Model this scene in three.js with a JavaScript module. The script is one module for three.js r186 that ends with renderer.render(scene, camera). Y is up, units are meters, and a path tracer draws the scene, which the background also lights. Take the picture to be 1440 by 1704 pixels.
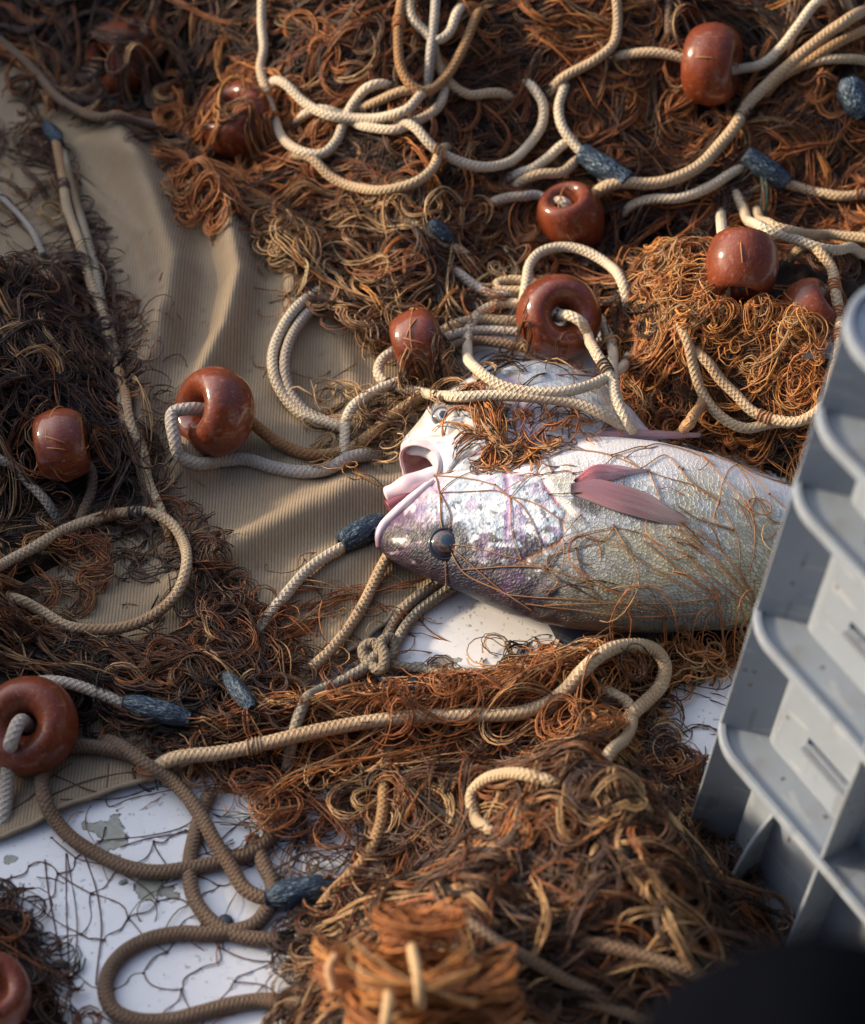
import * as THREE from 'three';

// ---------------------------------------------------------------- camera, sky, sun, exposure
const W = 1440, H = 1704, TILT = 50 * Math.PI / 180, DIST = 2.2, FOV = 24.3;
const T = Math.tan(FOV * Math.PI / 360);
const CP = new THREE.Vector3(0, DIST * Math.sin(TILT), DIST * Math.cos(TILT));
const scene = new THREE.Scene();
const camera = new THREE.PerspectiveCamera(FOV, W / H, 0.1, 60);
camera.position.copy(CP); camera.lookAt(0, 0, 0);
camera.focus = 2.13; camera.userData.fStop = 4.2;
scene.add(camera);
const renderer = new THREE.WebGLRenderer();
renderer.toneMapping = THREE.LinearToneMapping; renderer.toneMappingExposure = 1.32;
renderer.shadowMap.enabled = true;
const SUN = new THREE.Vector3(-0.90, 0.36, -0.20).normalize();
const sun = new THREE.DirectionalLight(new THREE.Color(1, 0.80, 0.56), 5.0);
sun.position.copy(SUN).multiplyScalar(5); sun.target.position.set(0, 0, 0);
sun.castShadow = true; sun.shadow.radius = 14; sun.shadow.mapSize.set(2048, 2048);
Object.assign(sun.shadow.camera, { left: -1.5, right: 1.5, top: 1.5, bottom: -1.5, near: 0.5, far: 12 });
scene.add(sun, sun.target);
// sky: blue evening air with a bright thin veil of cloud over the low sun
const VEIL = new THREE.Vector3(-.62, .62, -.50).normalize();
const sstep0 = (a, b, x) => { x = Math.min(1, Math.max(0, (x - a) / (b - a))); return x * x * (3 - 2 * x); };
{
  const w = 256, h = 128, d = new Float32Array(w * h * 4), v = new THREE.Vector3();
  for (let j = 0; j < h; j++) for (let i = 0; i < w; i++) {
    const el = ((j + .5) / h - .5) * Math.PI, az = ((i + .5) / w - .5) * 2 * Math.PI;
    v.set(Math.cos(el) * Math.cos(az), Math.sin(el), Math.cos(el) * Math.sin(az));
    const c = Math.max(0, v.dot(SUN)), up = Math.max(0, v.y), veil = Math.pow(Math.max(0, v.dot(VEIL)), 5);
    const hor = Math.pow(1 - up, 3), glow = Math.pow(c, 16), k = v.y < 0 ? .35 : 1, far = .22 + .78 * sstep0(-.7, .6, v.dot(VEIL));
    const b = [(.13 + .06 * hor) * far + 2.6 * glow + 1.8 * veil, (.20 + .07 * hor) * far + 2.0 * glow + 1.8 * veil, (.37 + .06 * hor) * far + 1.3 * glow + 1.82 * veil];
    for (let q = 0; q < 3; q++) d[(j * w + i) * 4 + q] = b[q] * k;
    d[(j * w + i) * 4 + 3] = 1;
  }
  const t = new THREE.DataTexture(d, w, h, THREE.RGBAFormat, THREE.FloatType);
  t.mapping = THREE.EquirectangularReflectionMapping; t.magFilter = THREE.LinearFilter; t.minFilter = THREE.LinearFilter; t.needsUpdate = true;
  scene.background = t; scene.environment = t; scene.backgroundIntensity = 1; scene.environmentIntensity = 1;
}

// ---------------------------------------------------------------- helpers
let seed = 12345;
const rnd = () => { seed = (seed + 0x6D2B79F5) | 0; let t = Math.imul(seed ^ seed >>> 15, 1 | seed); t = t + Math.imul(t ^ t >>> 7, 61 | t) ^ t; return ((t ^ t >>> 14) >>> 0) / 4294967296; };
const rr = (a, b) => a + (b - a) * rnd();
const gauss = () => Math.sqrt(-2 * Math.log(rnd() + 1e-9)) * Math.cos(6.2832 * rnd());
const clamp = (x, a = 0, b = 1) => x < a ? a : x > b ? b : x;
const sstep = (a, b, x) => { x = clamp((x - a) / (b - a)); return x * x * (3 - 2 * x); };
const mix = (a, b, t) => a + (b - a) * t;
const mix3 = (a, b, t) => [mix(a[0], b[0], t), mix(a[1], b[1], t), mix(a[2], b[2], t)];
const hash = (x, y) => { let h = Math.imul(x, 374761393) + Math.imul(y, 668265263) | 0; h = Math.imul(h ^ h >>> 13, 1274126177); return ((h ^ h >>> 16) >>> 0) / 4294967296; };
const n2 = (x, y) => { const i = Math.floor(x), j = Math.floor(y), f = x - i, g = y - j, u = f * f * (3 - 2 * f), v = g * g * (3 - 2 * g); return mix(mix(hash(i, j), hash(i + 1, j), u), mix(hash(i, j + 1), hash(i + 1, j + 1), u), v); };
const fbm = (x, y, o = 4) => { let s = 0, a = .5, t = 0; for (let k = 0; k < o; k++) { s += a * n2(x, y); t += a; a *= .5; x = x * 2.03 + 17.1; y = y * 2.03 + 9.7; } return s / t; };
const lerpTab = (tab, x) => { if (x <= tab[0][0]) return tab[0][1]; for (let i = 1; i < tab.length; i++) if (x <= tab[i][0]) { const t = (x - tab[i - 1][0]) / (tab[i][0] - tab[i - 1][0]); return mix(tab[i - 1][1], tab[i][1], t); } return tab[tab.length - 1][1]; };
const smoothTab = (tab, x, w = 9) => (lerpTab(tab, x - w) + 2 * lerpTab(tab, x) + lerpTab(tab, x + w)) / 4;
const AX = new THREE.Vector3(1, 0, 0), AU = new THREE.Vector3(0, Math.cos(TILT), -Math.sin(TILT)), AF = new THREE.Vector3(0, -Math.sin(TILT), -Math.cos(TILT));
const FPX = 852 / T;
const rayDir = (px, py) => new THREE.Vector3().copy(AF).addScaledVector(AX, (px - 720) / FPX).addScaledVector(AU, -(py - 852) / FPX);
const P = (px, py, h = 0) => { const d = rayDir(px, py); return d.multiplyScalar((h - CP.y) / d.y).add(CP); };      // the point of height h seen at a pixel of the plan
const toPx = v => { const r = v.clone().sub(CP), z = r.dot(AF); return [720 + r.dot(AX) / z * FPX, 852 - r.dot(AU) / z * FPX]; };
const dirW = (x, y, z) => new THREE.Vector3().addScaledVector(AX, x).addScaledVector(AU, y).addScaledVector(AF, -z).normalize();
const names = {};
const numbered = n => { const k = names[n] = (names[n] ?? -1) + 1; return k ? n + '_' + String(k).padStart(3, '0') : n; };
function finish(m) { m.castShadow = true; m.receiveShadow = true; return m; }
function mesh(name, geo, mat, parent) { const m = finish(new THREE.Mesh(geo, mat)); m.name = parent ? name : numbered(name); (parent || scene).add(m); return m; }
function thing(name, label, category, pos) { const g = new THREE.Group(); g.name = numbered(name); if (pos) g.position.copy(pos); g.userData = { label, category }; scene.add(g); return g; }
const pdist = (pl, x, y) => { let best = 1e9; for (let i = 1; i < pl.length; i++) { const ax = pl[i - 1][0], ay = pl[i - 1][1], dx = pl[i][0] - ax, dy = pl[i][1] - ay; const t = clamp(((x - ax) * dx + (y - ay) * dy) / (dx * dx + dy * dy + 1e-12)); const d = Math.hypot(x - ax - t * dx, y - ay - t * dy); if (d < best) best = d; } return best; };
const inside = (pl, x, y) => { let c = false; for (let i = 0, j = pl.length - 1; i < pl.length; j = i++) if ((pl[i][1] > y) !== (pl[j][1] > y) && x < (pl[j][0] - pl[i][0]) * (y - pl[i][1]) / (pl[j][1] - pl[i][1]) + pl[i][0]) c = !c; return c; };
const toGround = pl => pl.map(([x, y]) => { const p = P(x, y, 0); return [p.x, p.z]; });

// growing buffers of tubes, merged into one mesh
class MB {
  constructor(n = 4096) { this.p = new Float32Array(n * 3); this.n = new Float32Array(n * 3); this.c = new Float32Array(n * 3); this.i = new Uint32Array(n * 6); this.vn = 0; this.in = 0; }
  room(v, k) {
    if ((this.vn + v) * 3 > this.p.length) for (const a of ['p', 'n', 'c']) { const o = this[a], q = new Float32Array(Math.max(o.length * 2, (this.vn + v) * 3)); q.set(o); this[a] = q; }
    if (this.in + k > this.i.length) { const q = new Uint32Array(Math.max(this.i.length * 2, this.in + k)); q.set(this.i); this.i = q; }
  }
  // pts: flat xyz; rad: number or (t)=>r; col: [r,g,b] or (k, a, t)=>[...]; disp: (s, a)=>factor
  tube(pts, rad, col, sides = 3, cap = false, disp = null) {
    const n = pts.length / 3; if (n < 2) return;
    this.room(n * sides + 2, (n - 1) * sides * 6 + sides * 6);
    let ux = 0, uy = 1, uz = 0, s = 0;
    const base = this.vn;
    for (let k = 0; k < n; k++) {
      const a = Math.max(0, k - 1) * 3, b = Math.min(n - 1, k + 1) * 3;
      let tx = pts[b] - pts[a], ty = pts[b + 1] - pts[a + 1], tz = pts[b + 2] - pts[a + 2]; const tl = Math.hypot(tx, ty, tz) || 1; tx /= tl; ty /= tl; tz /= tl;
      let d = ux * tx + uy * ty + uz * tz; ux -= d * tx; uy -= d * ty; uz -= d * tz; let ul = Math.hypot(ux, uy, uz);
      if (ul < 1e-3) { ux = ty; uy = -tx; uz = .3; d = ux * tx + uy * ty + uz * tz; ux -= d * tx; uy -= d * ty; uz -= d * tz; ul = Math.hypot(ux, uy, uz); }
      ux /= ul; uy /= ul; uz /= ul;
      const vx = ty * uz - tz * uy, vy = tz * ux - tx * uz, vz = tx * uy - ty * ux;
      if (k) s += Math.hypot(pts[k * 3] - pts[k * 3 - 3], pts[k * 3 + 1] - pts[k * 3 - 2], pts[k * 3 + 2] - pts[k * 3 - 1]);
      const t = k / (n - 1), r0 = typeof rad === 'number' ? rad : rad(t, s);
      for (let q = 0; q < sides; q++) {
        const an = q / sides * 6.283185, ca = Math.cos(an), sa = Math.sin(an);
        const nx = ux * ca + vx * sa, ny = uy * ca + vy * sa, nz = uz * ca + vz * sa, r = disp ? r0 * disp(s, an, k) : r0, o = this.vn * 3;
        this.p[o] = pts[k * 3] + nx * r; this.p[o + 1] = pts[k * 3 + 1] + ny * r; this.p[o + 2] = pts[k * 3 + 2] + nz * r;
        this.n[o] = nx; this.n[o + 1] = ny; this.n[o + 2] = nz;
        const c = typeof col === 'function' ? col(s, an, t) : col; this.c[o] = c[0]; this.c[o + 1] = c[1]; this.c[o + 2] = c[2];
        this.vn++;
      }
    }
    for (let k = 0; k < n - 1; k++) for (let q = 0; q < sides; q++) {
      const a = base + k * sides + q, b = base + k * sides + (q + 1) % sides, c = a + sides, e = b + sides;
      this.i[this.in++] = a; this.i[this.in++] = b; this.i[this.in++] = c; this.i[this.in++] = b; this.i[this.in++] = e; this.i[this.in++] = c;
    }
    if (cap) for (const end of [0, 1]) {
      const k = end ? n - 1 : 0, o = this.vn * 3, src = (base + k * sides) * 3;
      this.p[o] = pts[k * 3]; this.p[o + 1] = pts[k * 3 + 1]; this.p[o + 2] = pts[k * 3 + 2];
      const a = Math.max(0, k - 1) * 3, b = Math.min(n - 1, k + 1) * 3, sg = end ? 1 : -1, l = Math.hypot(pts[b] - pts[a], pts[b + 1] - pts[a + 1], pts[b + 2] - pts[a + 2]) || 1;
      for (let z = 0; z < 3; z++) { this.n[o + z] = sg * (pts[b + z] - pts[a + z]) / l; this.c[o + z] = this.c[src + z]; }
      for (let q = 0; q < sides; q++) { const e = base + k * sides + q, f = base + k * sides + (q + 1) % sides; if (end) { this.i[this.in++] = this.vn; this.i[this.in++] = e; this.i[this.in++] = f; } else { this.i[this.in++] = this.vn; this.i[this.in++] = f; this.i[this.in++] = e; } }
      this.vn++;
    }
  }
  geo(recompute) {
    const g = new THREE.BufferGeometry();
    g.setAttribute('position', new THREE.BufferAttribute(this.p.slice(0, this.vn * 3), 3));
    g.setAttribute('normal', new THREE.BufferAttribute(this.n.slice(0, this.vn * 3), 3));
    g.setAttribute('color', new THREE.BufferAttribute(this.c.slice(0, this.vn * 3), 3));
    g.setIndex(new THREE.BufferAttribute(this.i.slice(0, this.in), 1));
    if (recompute) g.computeVertexNormals();
    return g;
  }
}
// a surface from a grid of points, fn(i, j) -> [x, y, z, u, v, r, g, b]
function gridGeo(nu, nv, fn, { wrap = false, colors = false } = {}) {
  const p = [], uv = [], c = [], ix = [];
  for (let i = 0; i <= nu; i++) for (let j = 0; j <= nv; j++) { const q = fn(i, j); p.push(q[0], q[1], q[2]); uv.push(q[3] ?? i / nu, q[4] ?? j / nv); if (colors) c.push(q[5], q[6], q[7]); }
  for (let i = 0; i < nu; i++) for (let j = 0; j < nv; j++) { const a = i * (nv + 1) + j, b = a + 1, d = a + nv + 1, e = d + 1; ix.push(a, d, b, b, d, e); }
  const g = new THREE.BufferGeometry();
  g.setAttribute('position', new THREE.Float32BufferAttribute(p, 3)); g.setAttribute('uv', new THREE.Float32BufferAttribute(uv, 2));
  if (colors) g.setAttribute('color', new THREE.Float32BufferAttribute(c, 3));
  g.setIndex(ix); g.computeVertexNormals();
  if (wrap) { const n = g.attributes.normal; for (let i = 0; i <= nu; i++) { const a = i * (nv + 1), b = a + nv; const x = n.getX(a) + n.getX(b), y = n.getY(a) + n.getY(b), z = n.getZ(a) + n.getZ(b), l = Math.hypot(x, y, z) || 1; n.setXYZ(a, x / l, y / l, z / l); n.setXYZ(b, x / l, y / l, z / l); } }
  return g;
}
function tex(w, h, fn, srgb, wrap = true) {
  const d = new Uint8Array(w * h * 4);
  const enc = x => { x = clamp(x); return srgb ? (x <= .0031308 ? 12.92 * x : 1.055 * Math.pow(x, 1 / 2.4) - .055) * 255 : x * 255; };
  for (let j = 0; j < h; j++) for (let i = 0; i < w; i++) { const c = fn(i / w, j / h, i, j), o = (j * w + i) * 4; d[o] = enc(c[0]); d[o + 1] = enc(c[1]); d[o + 2] = enc(c[2]); d[o + 3] = 255; }
  const t = new THREE.DataTexture(d, w, h); t.magFilter = THREE.LinearFilter; t.minFilter = THREE.LinearMipmapLinearFilter; t.generateMipmaps = true;
  if (srgb) t.colorSpace = THREE.SRGBColorSpace; if (wrap) t.wrapS = t.wrapT = THREE.RepeatWrapping; t.needsUpdate = true; return t;
}
const std = o => new THREE.MeshStandardMaterial(Object.assign({ roughness: .9 }, o));
const phys = o => new THREE.MeshPhysicalMaterial(Object.assign({ roughness: .5 }, o));
const col = (r, g, b) => new THREE.Color().setRGB(r, g, b);

// ---------------------------------------------------------------- ground heights: deck, cloth, heaps
const clothRight = [[60, 760], [700, 760], [930, 750], [985, 722], [1030, 660], [1070, 610], [1110, 556], [1180, 478], [1250, 385], [1290, 300], [1345, 128], [1400, 5], [1440, -150]];
const folds = [ // lines in the plan, height, width
  { l: [[200, 250], [262, 380], [292, 470], [278, 560], [246, 650], [236, 760]], h: .030, w: .020 },
  { l: [[340, 350], [385, 410], [402, 500], [378, 590], [330, 690], [322, 800]], h: .036, w: .018 },
  { l: [[455, 400], [492, 470], [484, 560], [470, 640]], h: .018, w: .022 },
  { l: [[300, 1000], [400, 930], [500, 880], [590, 845], [680, 830]], h: .022, w: .021 },
  { l: [[350, 1090], [460, 1010], [560, 955], [640, 925]], h: .009, w: .02 },
  { l: [[120, 300], [180, 350], [240, 420], [256, 480]], h: .006, w: .006 },
  { l: [[560, 590], [600, 680], [590, 740]], h: .008, w: .016 },
  { l: [[150, 260], [215, 300], [300, 330], [360, 345]], h: .010, w: .014 },
  { l: [[262, 560], [300, 640], [290, 720], [310, 900]], h: .008, w: .012 },
  { l: [[430, 690], [520, 820], [560, 830]], h: .006, w: .03 }];
for (const f of folds) f.g = toGround(f.l);
const clothH = (x, z) => { let h = .004; for (const f of folds) { const d = pdist(f.g, x, z) / f.w; h += f.h * Math.exp(-d * d); } return h + .010 * fbm(x * 11, z * 8, 3) + .003 * Math.abs(fbm(x * 26 + 4, z * 18, 2) - .5) + .0012 * fbm(x * 45, z * 45, 2); };
const HEAPS = {
  top: { p: [[-200, -500], [1700, -500], [1700, 470], [1450, 470], [1200, 430], [1100, 430], [1000, 420], [900, 420], [810, 470], [740, 545], [640, 565], [560, 520], [490, 430], [420, 365], [310, 325], [300, 280], [255, 225], [150, 200], [60, 155], [-200, 90]], h: .145, w: .30, lump: .024 },
  right: { p: [[985, 500], [1090, 430], [1300, 440], [1500, 470], [1500, 800], [1320, 810], [1190, 745], [1060, 725], [1010, 660]], h: .085, w: .085, lump: .02 },
  left: { p: [[-200, 440], [80, 470], [140, 450], [190, 590], [255, 800], [300, 860], [190, 850], [60, 880], [-200, 960]], h: .07, w: .10, lump: .03 },
  limb: { p: [[60, 160], [100, 240], [150, 400], [200, 560], [240, 700], [280, 830], [330, 900], [400, 1010], [440, 1090], [520, 1170], [380, 1240], [250, 1230], [-100, 1270], [-100, 1060], [90, 1060], [240, 1060], [310, 1010], [325, 940], [270, 850], [200, 700], [150, 560], [110, 420], [60, 260]], h: .022, w: .05, lump: .01 },
  lower: { p: [[-100, 930], [60, 910], [150, 905], [140, 960], [60, 1000], [100, 1060], [200, 1120], [-100, 1200]], h: .05, w: .06, lump: .02 },
  strip: { p: [[260, 1240], [430, 1170], [560, 1170], [700, 1150], [850, 1120], [960, 1080], [1080, 1052], [1290, 1040], [1300, 1075], [1190, 1105], [1100, 1135], [1075, 1190], [1000, 1240], [850, 1260], [700, 1260], [500, 1280], [330, 1280]], h: .034, w: .045, lump: .012 },
  bottom: { p: [[620, 1300], [700, 1270], [850, 1240], [960, 1190], [1060, 1200], [1110, 1285], [1185, 1380], [1300, 1530], [1400, 1900], [480, 1900], [520, 1570], [590, 1470], [680, 1430], [650, 1370]], h: .11, w: .13, lump: .03 },
  corner: { p: [[-100, 1480], [15, 1510], [80, 1620], [130, 1740], [-100, 1800]], h: .04, w: .05, lump: .015 } };
for (const k in HEAPS) { HEAPS[k].g = toGround(HEAPS[k].p); HEAPS[k].loop = HEAPS[k].g.concat([HEAPS[k].g[0]]); }
const bundleC = P(705, 1600, .27); // the tall wound bundle near the camera
const GX0 = -.75, GZ0 = -1.15, GS = .004, GNX = Math.round(1.5 / GS), GNZ = Math.round(2.1 / GS);
const S = new Float32Array((GNX + 1) * (GNZ + 1)), clothPoly = toGround([[-150, 60], ...clothRight.map(([y, x]) => [x, y])]);
for (const k in HEAPS) HEAPS[k].grid = new Float32Array(S.length).fill(-1);
for (let j = 0; j <= GNZ; j++) for (let i = 0; i <= GNX; i++) {
  const x = GX0 + i * GS, z = GZ0 + j * GS, o = j * (GNX + 1) + i;
  let h = inside(clothPoly, x, z) ? clothH(x, z) : 0;
  for (const k in HEAPS) {
    const q = HEAPS[k]; if (!inside(q.g, x, z)) continue;
    const d = pdist(q.loop, x, z), e = sstep(0, q.w, d), e2 = sstep(0, .05, d);
    let y = .004 + q.h * e + e2 * q.lump * 2 * (fbm(x * 13 + 3, z * 13, 3) - .42) + e2 * q.lump * .7 * (n2(x * 45, z * 45 + 7) - .5);
    if (k === 'bottom') { const r = Math.hypot(x - bundleC.x, z - bundleC.z); y += .17 * Math.exp(-Math.pow(r / .085, 2)); }
    q.grid[o] = y + (inside(clothPoly, x, z) ? .003 : 0); if (y > h) h = q.grid[o];
  }
  S[o] = h;
}
const bil = (A, x, z) => { const fx = clamp((x - GX0) / GS, 0, GNX - 1.001), fz = clamp((z - GZ0) / GS, 0, GNZ - 1.001), i = Math.floor(fx), j = Math.floor(fz), u = fx - i, v = fz - j, o = j * (GNX + 1) + i, n = GNX + 1; return mix(mix(A[o], A[o + 1], u), mix(A[o + n], A[o + n + 1], u), v); };
const S2 = new Float32Array(S);                  // the same with the fish on top
const S3 = new Float32Array(S);                  // and with the floats, for the twine
const hS = (x, z) => bil(S2, x, z), hN = (x, z) => bil(S3, x, z);
function onSurf(px, py, off = 0, A = S2) { // the point where the sight line through a pixel of the plan meets the heap surface
  const d = rayDir(px, py), p = new THREE.Vector3();
  let t = (.45 - CP.y) / d.y; const dt = .0015 / -d.y;
  for (let k = 0; k < 400; k++, t += dt) { p.copy(CP).addScaledVector(d, t); if (p.y <= bil(A, p.x, p.z) + off) break; }
  return p;
}

// ---------------------------------------------------------------- deck, bulwark
{
  const S0 = 1.6, N = 2048; // texture spans 1.6 m
  const patches = [[185, 1392, 26, 34], [165, 1375, 30, 12], [250, 1470, 40, 22], [275, 1482, 22, 14], [735, 1100, 26, 11], [695, 1106, 14, 7], [760, 1098, 12, 5], [15, 1430, 12, 10]].map(([x, y, a, b]) => { const p = P(x, y, 0); return [p.x, p.z, a / 1850, b / 1850 / .77]; });
  const dirt = [[225, 1350, 60], [120, 1470, 70], [790, 1020, 60], [1180, 1200, 40], [330, 1330, 30], [60, 1600, 60], [350, 1620, 70]].map(([x, y, a]) => { const p = P(x, y, 0); return [p.x, p.z, a / 1850]; });
  const peel = (x, z) => { let m = 0; for (const q of patches) { const r = Math.hypot((x - q[0]) / q[2], (z - q[1]) / q[3]); if (r < 1.9) m = Math.max(m, 1.25 - r); } return m ? m + 1.5 * (fbm(x * 110, z * 110, 4) - .52) : 0; };
  const map = tex(N, N, (u, v) => {
    const x = (u - .5) * S0, z = (v - .5) * S0;
    const big = fbm(x * 6, z * 6, 4), fine = fbm(x * 160, z * 160, 3);
    let c = [.80, .80, .80], k = .90 + .10 * big + .05 * (fine - .5); c = c.map(q => q * k);
    let d = 0; for (const q of dirt) { const r = Math.hypot(x - q[0], z - q[1]) / q[2]; if (r < 1.3) d = Math.max(d, 1.1 - r); }
    const g = fbm(x * 300 + 9, z * 300, 3) + .10 * d, st = sstep(.78, .86, g + .10 * (fbm(x * 14, z * 14) - .5)); c = mix3(c, [.24, .24, .23], .75 * st);
    const sc = Math.abs(fbm(x * 22 + 40 + z * 9, z * 60 - x * 20, 3) - .5); if (sc < .006) c = mix3(c, [.48, .48, .47], .55 * n2(x * 30, z * 30));
    const pl = peel(x, z); if (pl > .42) { const e = fbm(x * 260, z * 260); c = mix3([.23, .24, .19], [.40, .40, .34], e); if (pl < .5) c = [.06, .06, .055]; if (n2(x * 40, z * 40 + 5) > .8) c = [.05, .06, .08]; }
    return c;
  }, true);
  const bump = tex(1024, 1024, (u, v) => { const x = (u - .5) * S0, z = (v - .5) * S0, b = clamp(.5 + .5 * (fbm(x * 60, z * 60, 4) - .5) - (peel(x, z) > .42 ? .35 : 0)); return [b, b, b]; });
  const g = gridGeo(2, 2, (i, j) => { const x = (i - 1) * 6, z = (j - 1) * 6; return [x, 0, -z, x / S0 + .5, -z / S0 + .5]; });
  const m = mesh('deck', g, std({ map, bumpMap: bump, bumpScale: .0005, roughness: .5 })); m.userData.kind = 'structure';
  // white bulwark round the deck, out of the frame: it keeps the low sun off the left and the back
  const bm = std({ color: col(.6, .6, .58), roughness: .6 });
  const left = mesh('bulwark', new THREE.BoxGeometry(.08, .34, 3.6), bm); left.position.set(-.98, .17, -.1); left.userData.kind = 'structure';
  const cabin = mesh('wheelhouse_wall', new THREE.BoxGeometry(4.2, 2.9, .12), std({ color: col(.02, .035, .06), roughness: .6 })); cabin.position.set(1.0, 1.45, 2.35); cabin.userData.kind = 'structure';
  const roof = mesh('wheelhouse_roof', new THREE.BoxGeometry(4.2, .06, .86), std({ color: col(.02, .035, .06), roughness: .6 })); roof.position.set(1.0, 2.93, 2.0); roof.userData.kind = 'structure';
  const back = mesh('bulwark', new THREE.BoxGeometry(4.0, .92, .08), bm); back.position.set(.6, .46, -1.55); back.userData.kind = 'structure';
}

// ---------------------------------------------------------------- cloth
{
  const rib = .0029, N = 512, span = rib * 12;
  const stitch = (u, v) => { const a = u * 12, i = Math.floor(a), f = a - i; const r = Math.pow(Math.sin(Math.PI * f), .7); const s = .5 + .5 * Math.sin((v * 20 + (f - .5) * (f < .5 ? 1 : -1) * .9 + hash(i, 3)) * 6.283); return r * (.72 + .28 * s); };
  const map = tex(N, N, (u, v) => { const k = stitch(u, v), w = .9 + .2 * hash(Math.floor(u * 12), Math.floor(v * 10)); return mix3([.23, .168, .104], [.42, .322, .212], clamp(k * w)); }, true);
  const bump = tex(N, N, (u, v) => { const k = stitch(u, v); return [k, k, k]; });
  const dirty = (x, z) => { const a = fbm(x * 7 + 2, z * 7, 4), b = fbm(x * 70, z * 70, 3); let k = .86 + .30 * (a - .5) + .14 * (b - .5); const st = sstep(.80, .86, fbm(x * 120 + 5, z * 120, 2)); return [k * (1 - .25 * st), k * (1 - .28 * st) * (.99 - .06 * (a - .5)), k * (1 - .3 * st) * (.98 - .25 * (a - .5))]; };
  const nu = 270, nv = 240;
  const g = gridGeo(nu, nv, (i, j) => {
    const y = mix(60, 1440, i / nu), x = mix(-150, lerpTab(clothRight, y) + 5 * Math.sin(y * .06) + 3 * Math.sin(y * .17), j / nv), p = P(x, y, 0), d = dirty(p.x, p.z);
    return [p.x, clothH(p.x, p.z), p.z, p.x / span, p.z / span, d[0], d[1], d[2]];
  }, { colors: true });
  const t = thing('burlap_cloth', 'rumpled tan ribbed burlap cloth spread over the white deck at the left', 'cloth');
  mesh('fabric', g, std({ map, bumpMap: bump, bumpScale: .0005, roughness: .95, vertexColors: true, side: THREE.DoubleSide }), t);
  const hm = new MB(); const ed = []; for (let y = 985; y <= 1440; y += 6) { const p = P(lerpTab(clothRight, y) + 5 * Math.sin(y * .06) + 3 * Math.sin(y * .17), y, 0); ed.push(p.x, clothH(p.x, p.z) - .0005, p.z); }
  hm.tube(ed, (t, s) => .0019 + .0006 * n2(s * 300, 1), [.30, .23, .15], 6, true); mesh('hem', hm.geo(), std({ vertexColors: true }), t);
}
const twineM = std({ vertexColors: true, roughness: .62 });

// ---------------------------------------------------------------- fish
// outlines in the plan (pixel x -> top and bottom pixel y); every station becomes a real elliptical section resting at its height
function fishBody(o) {
  const st = x => {
    const yt = smoothTab(o.top, x, o.sm || 9), yb = smoothTab(o.bot, x, o.sm || 9), mid = (yt + yb) / 2, Hp = (yb - yt) / 2;
    let yc = .05; let C, a, b, th, Hm;
    for (let k = 0; k < 4; k++) {
      C = P(x, mid, yc); const dep = C.clone().sub(CP).dot(AF); Hm = Hp * dep / FPX;
      const rz = CP.z - C.z, ry = CP.y - C.y; th = Math.atan2(ry, rz);
      a = Hm * o.k; b = Math.sqrt(Math.max(1e-9, Hm * Hm - Math.pow(a * Math.cos(th), 2))) / Math.sin(th);
      yc = o.lift + a * o.rest + o.amax * (1 - o.rest);
    }
    return { x, C, a, b, Hp, mid, ph0: Math.atan2(a * Math.cos(th), b * Math.sin(th)) };
  };
  const nx = o.nx, na = o.na, sts = [];
  for (let i = 0; i <= nx; i++) { const t = i / nx; sts.push(st(o.x0 + (o.x1 - o.x0) * (o.ease ? Math.pow(t, 1.25) : t))); }
  const point = (s, al) => { const f = s.ph0 + al; return new THREE.Vector3(s.C.x, s.C.y + s.a * Math.sin(f), s.C.z - s.b * Math.cos(f)); };
  const norm = (s, al) => { const f = s.ph0 + al; return new THREE.Vector3(0, Math.sin(f) / Math.max(s.a, .002), -Math.cos(f) / Math.max(s.b, .002)).normalize(); };
  // al = 0 .. PI is the flank seen from above, the rest is the flank below
  const g = gridGeo(nx, na, (i, j) => {
    const s = sts[i], al = j / na * 2 * Math.PI, p = point(s, al), n = norm(s, al), yy = s.mid - s.Hp * Math.cos(al);
    const d = o.disp ? o.disp(s.x, yy, al) : 0; p.addScaledVector(n, d);
    return [p.x, p.y, p.z, (s.x - o.x0) / (o.x1 - o.x0), al < Math.PI ? al / Math.PI : 2 - al / Math.PI];
  }, { wrap: true });
  const at = (px, py, off = 0) => { const s = st(clamp(px, o.x0, o.x1)), c = (s.mid - py) / s.Hp; if (Math.abs(c) > 1 || px < o.x0) return null; const al = Math.acos(c), n = norm(s, al); return { p: point(s, al).addScaledVector(n, off + (o.disp ? o.disp(px, py, al) : 0)), n }; };
  return { g, st, at, sts, pos: g.attributes.position };
}
function splat(pos, only3, mat) { const V = new THREE.Vector3(); // raise the height map to the top of a fish
  const q = new Float32Array(S2.length).fill(-1);
  for (let k = 0; k < pos.count; k++) { V.fromBufferAttribute(pos, k); if (mat) V.applyMatrix4(mat); const i = Math.round((V.x - GX0) / GS), j = Math.round((V.z - GZ0) / GS); for (let a = 0; a <= 1; a++) for (let b = 0; b <= 1; b++) { const o = (j + b) * (GNX + 1) + i + a; if (o >= 0 && o < S2.length) q[o] = Math.max(q[o], V.y); } }
  for (let k = 0; k < S2.length; k++) { if (!only3 && q[k] > S2[k]) S2[k] = q[k]; if (q[k] > S3[k]) S3[k] = q[k]; }
}
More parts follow.
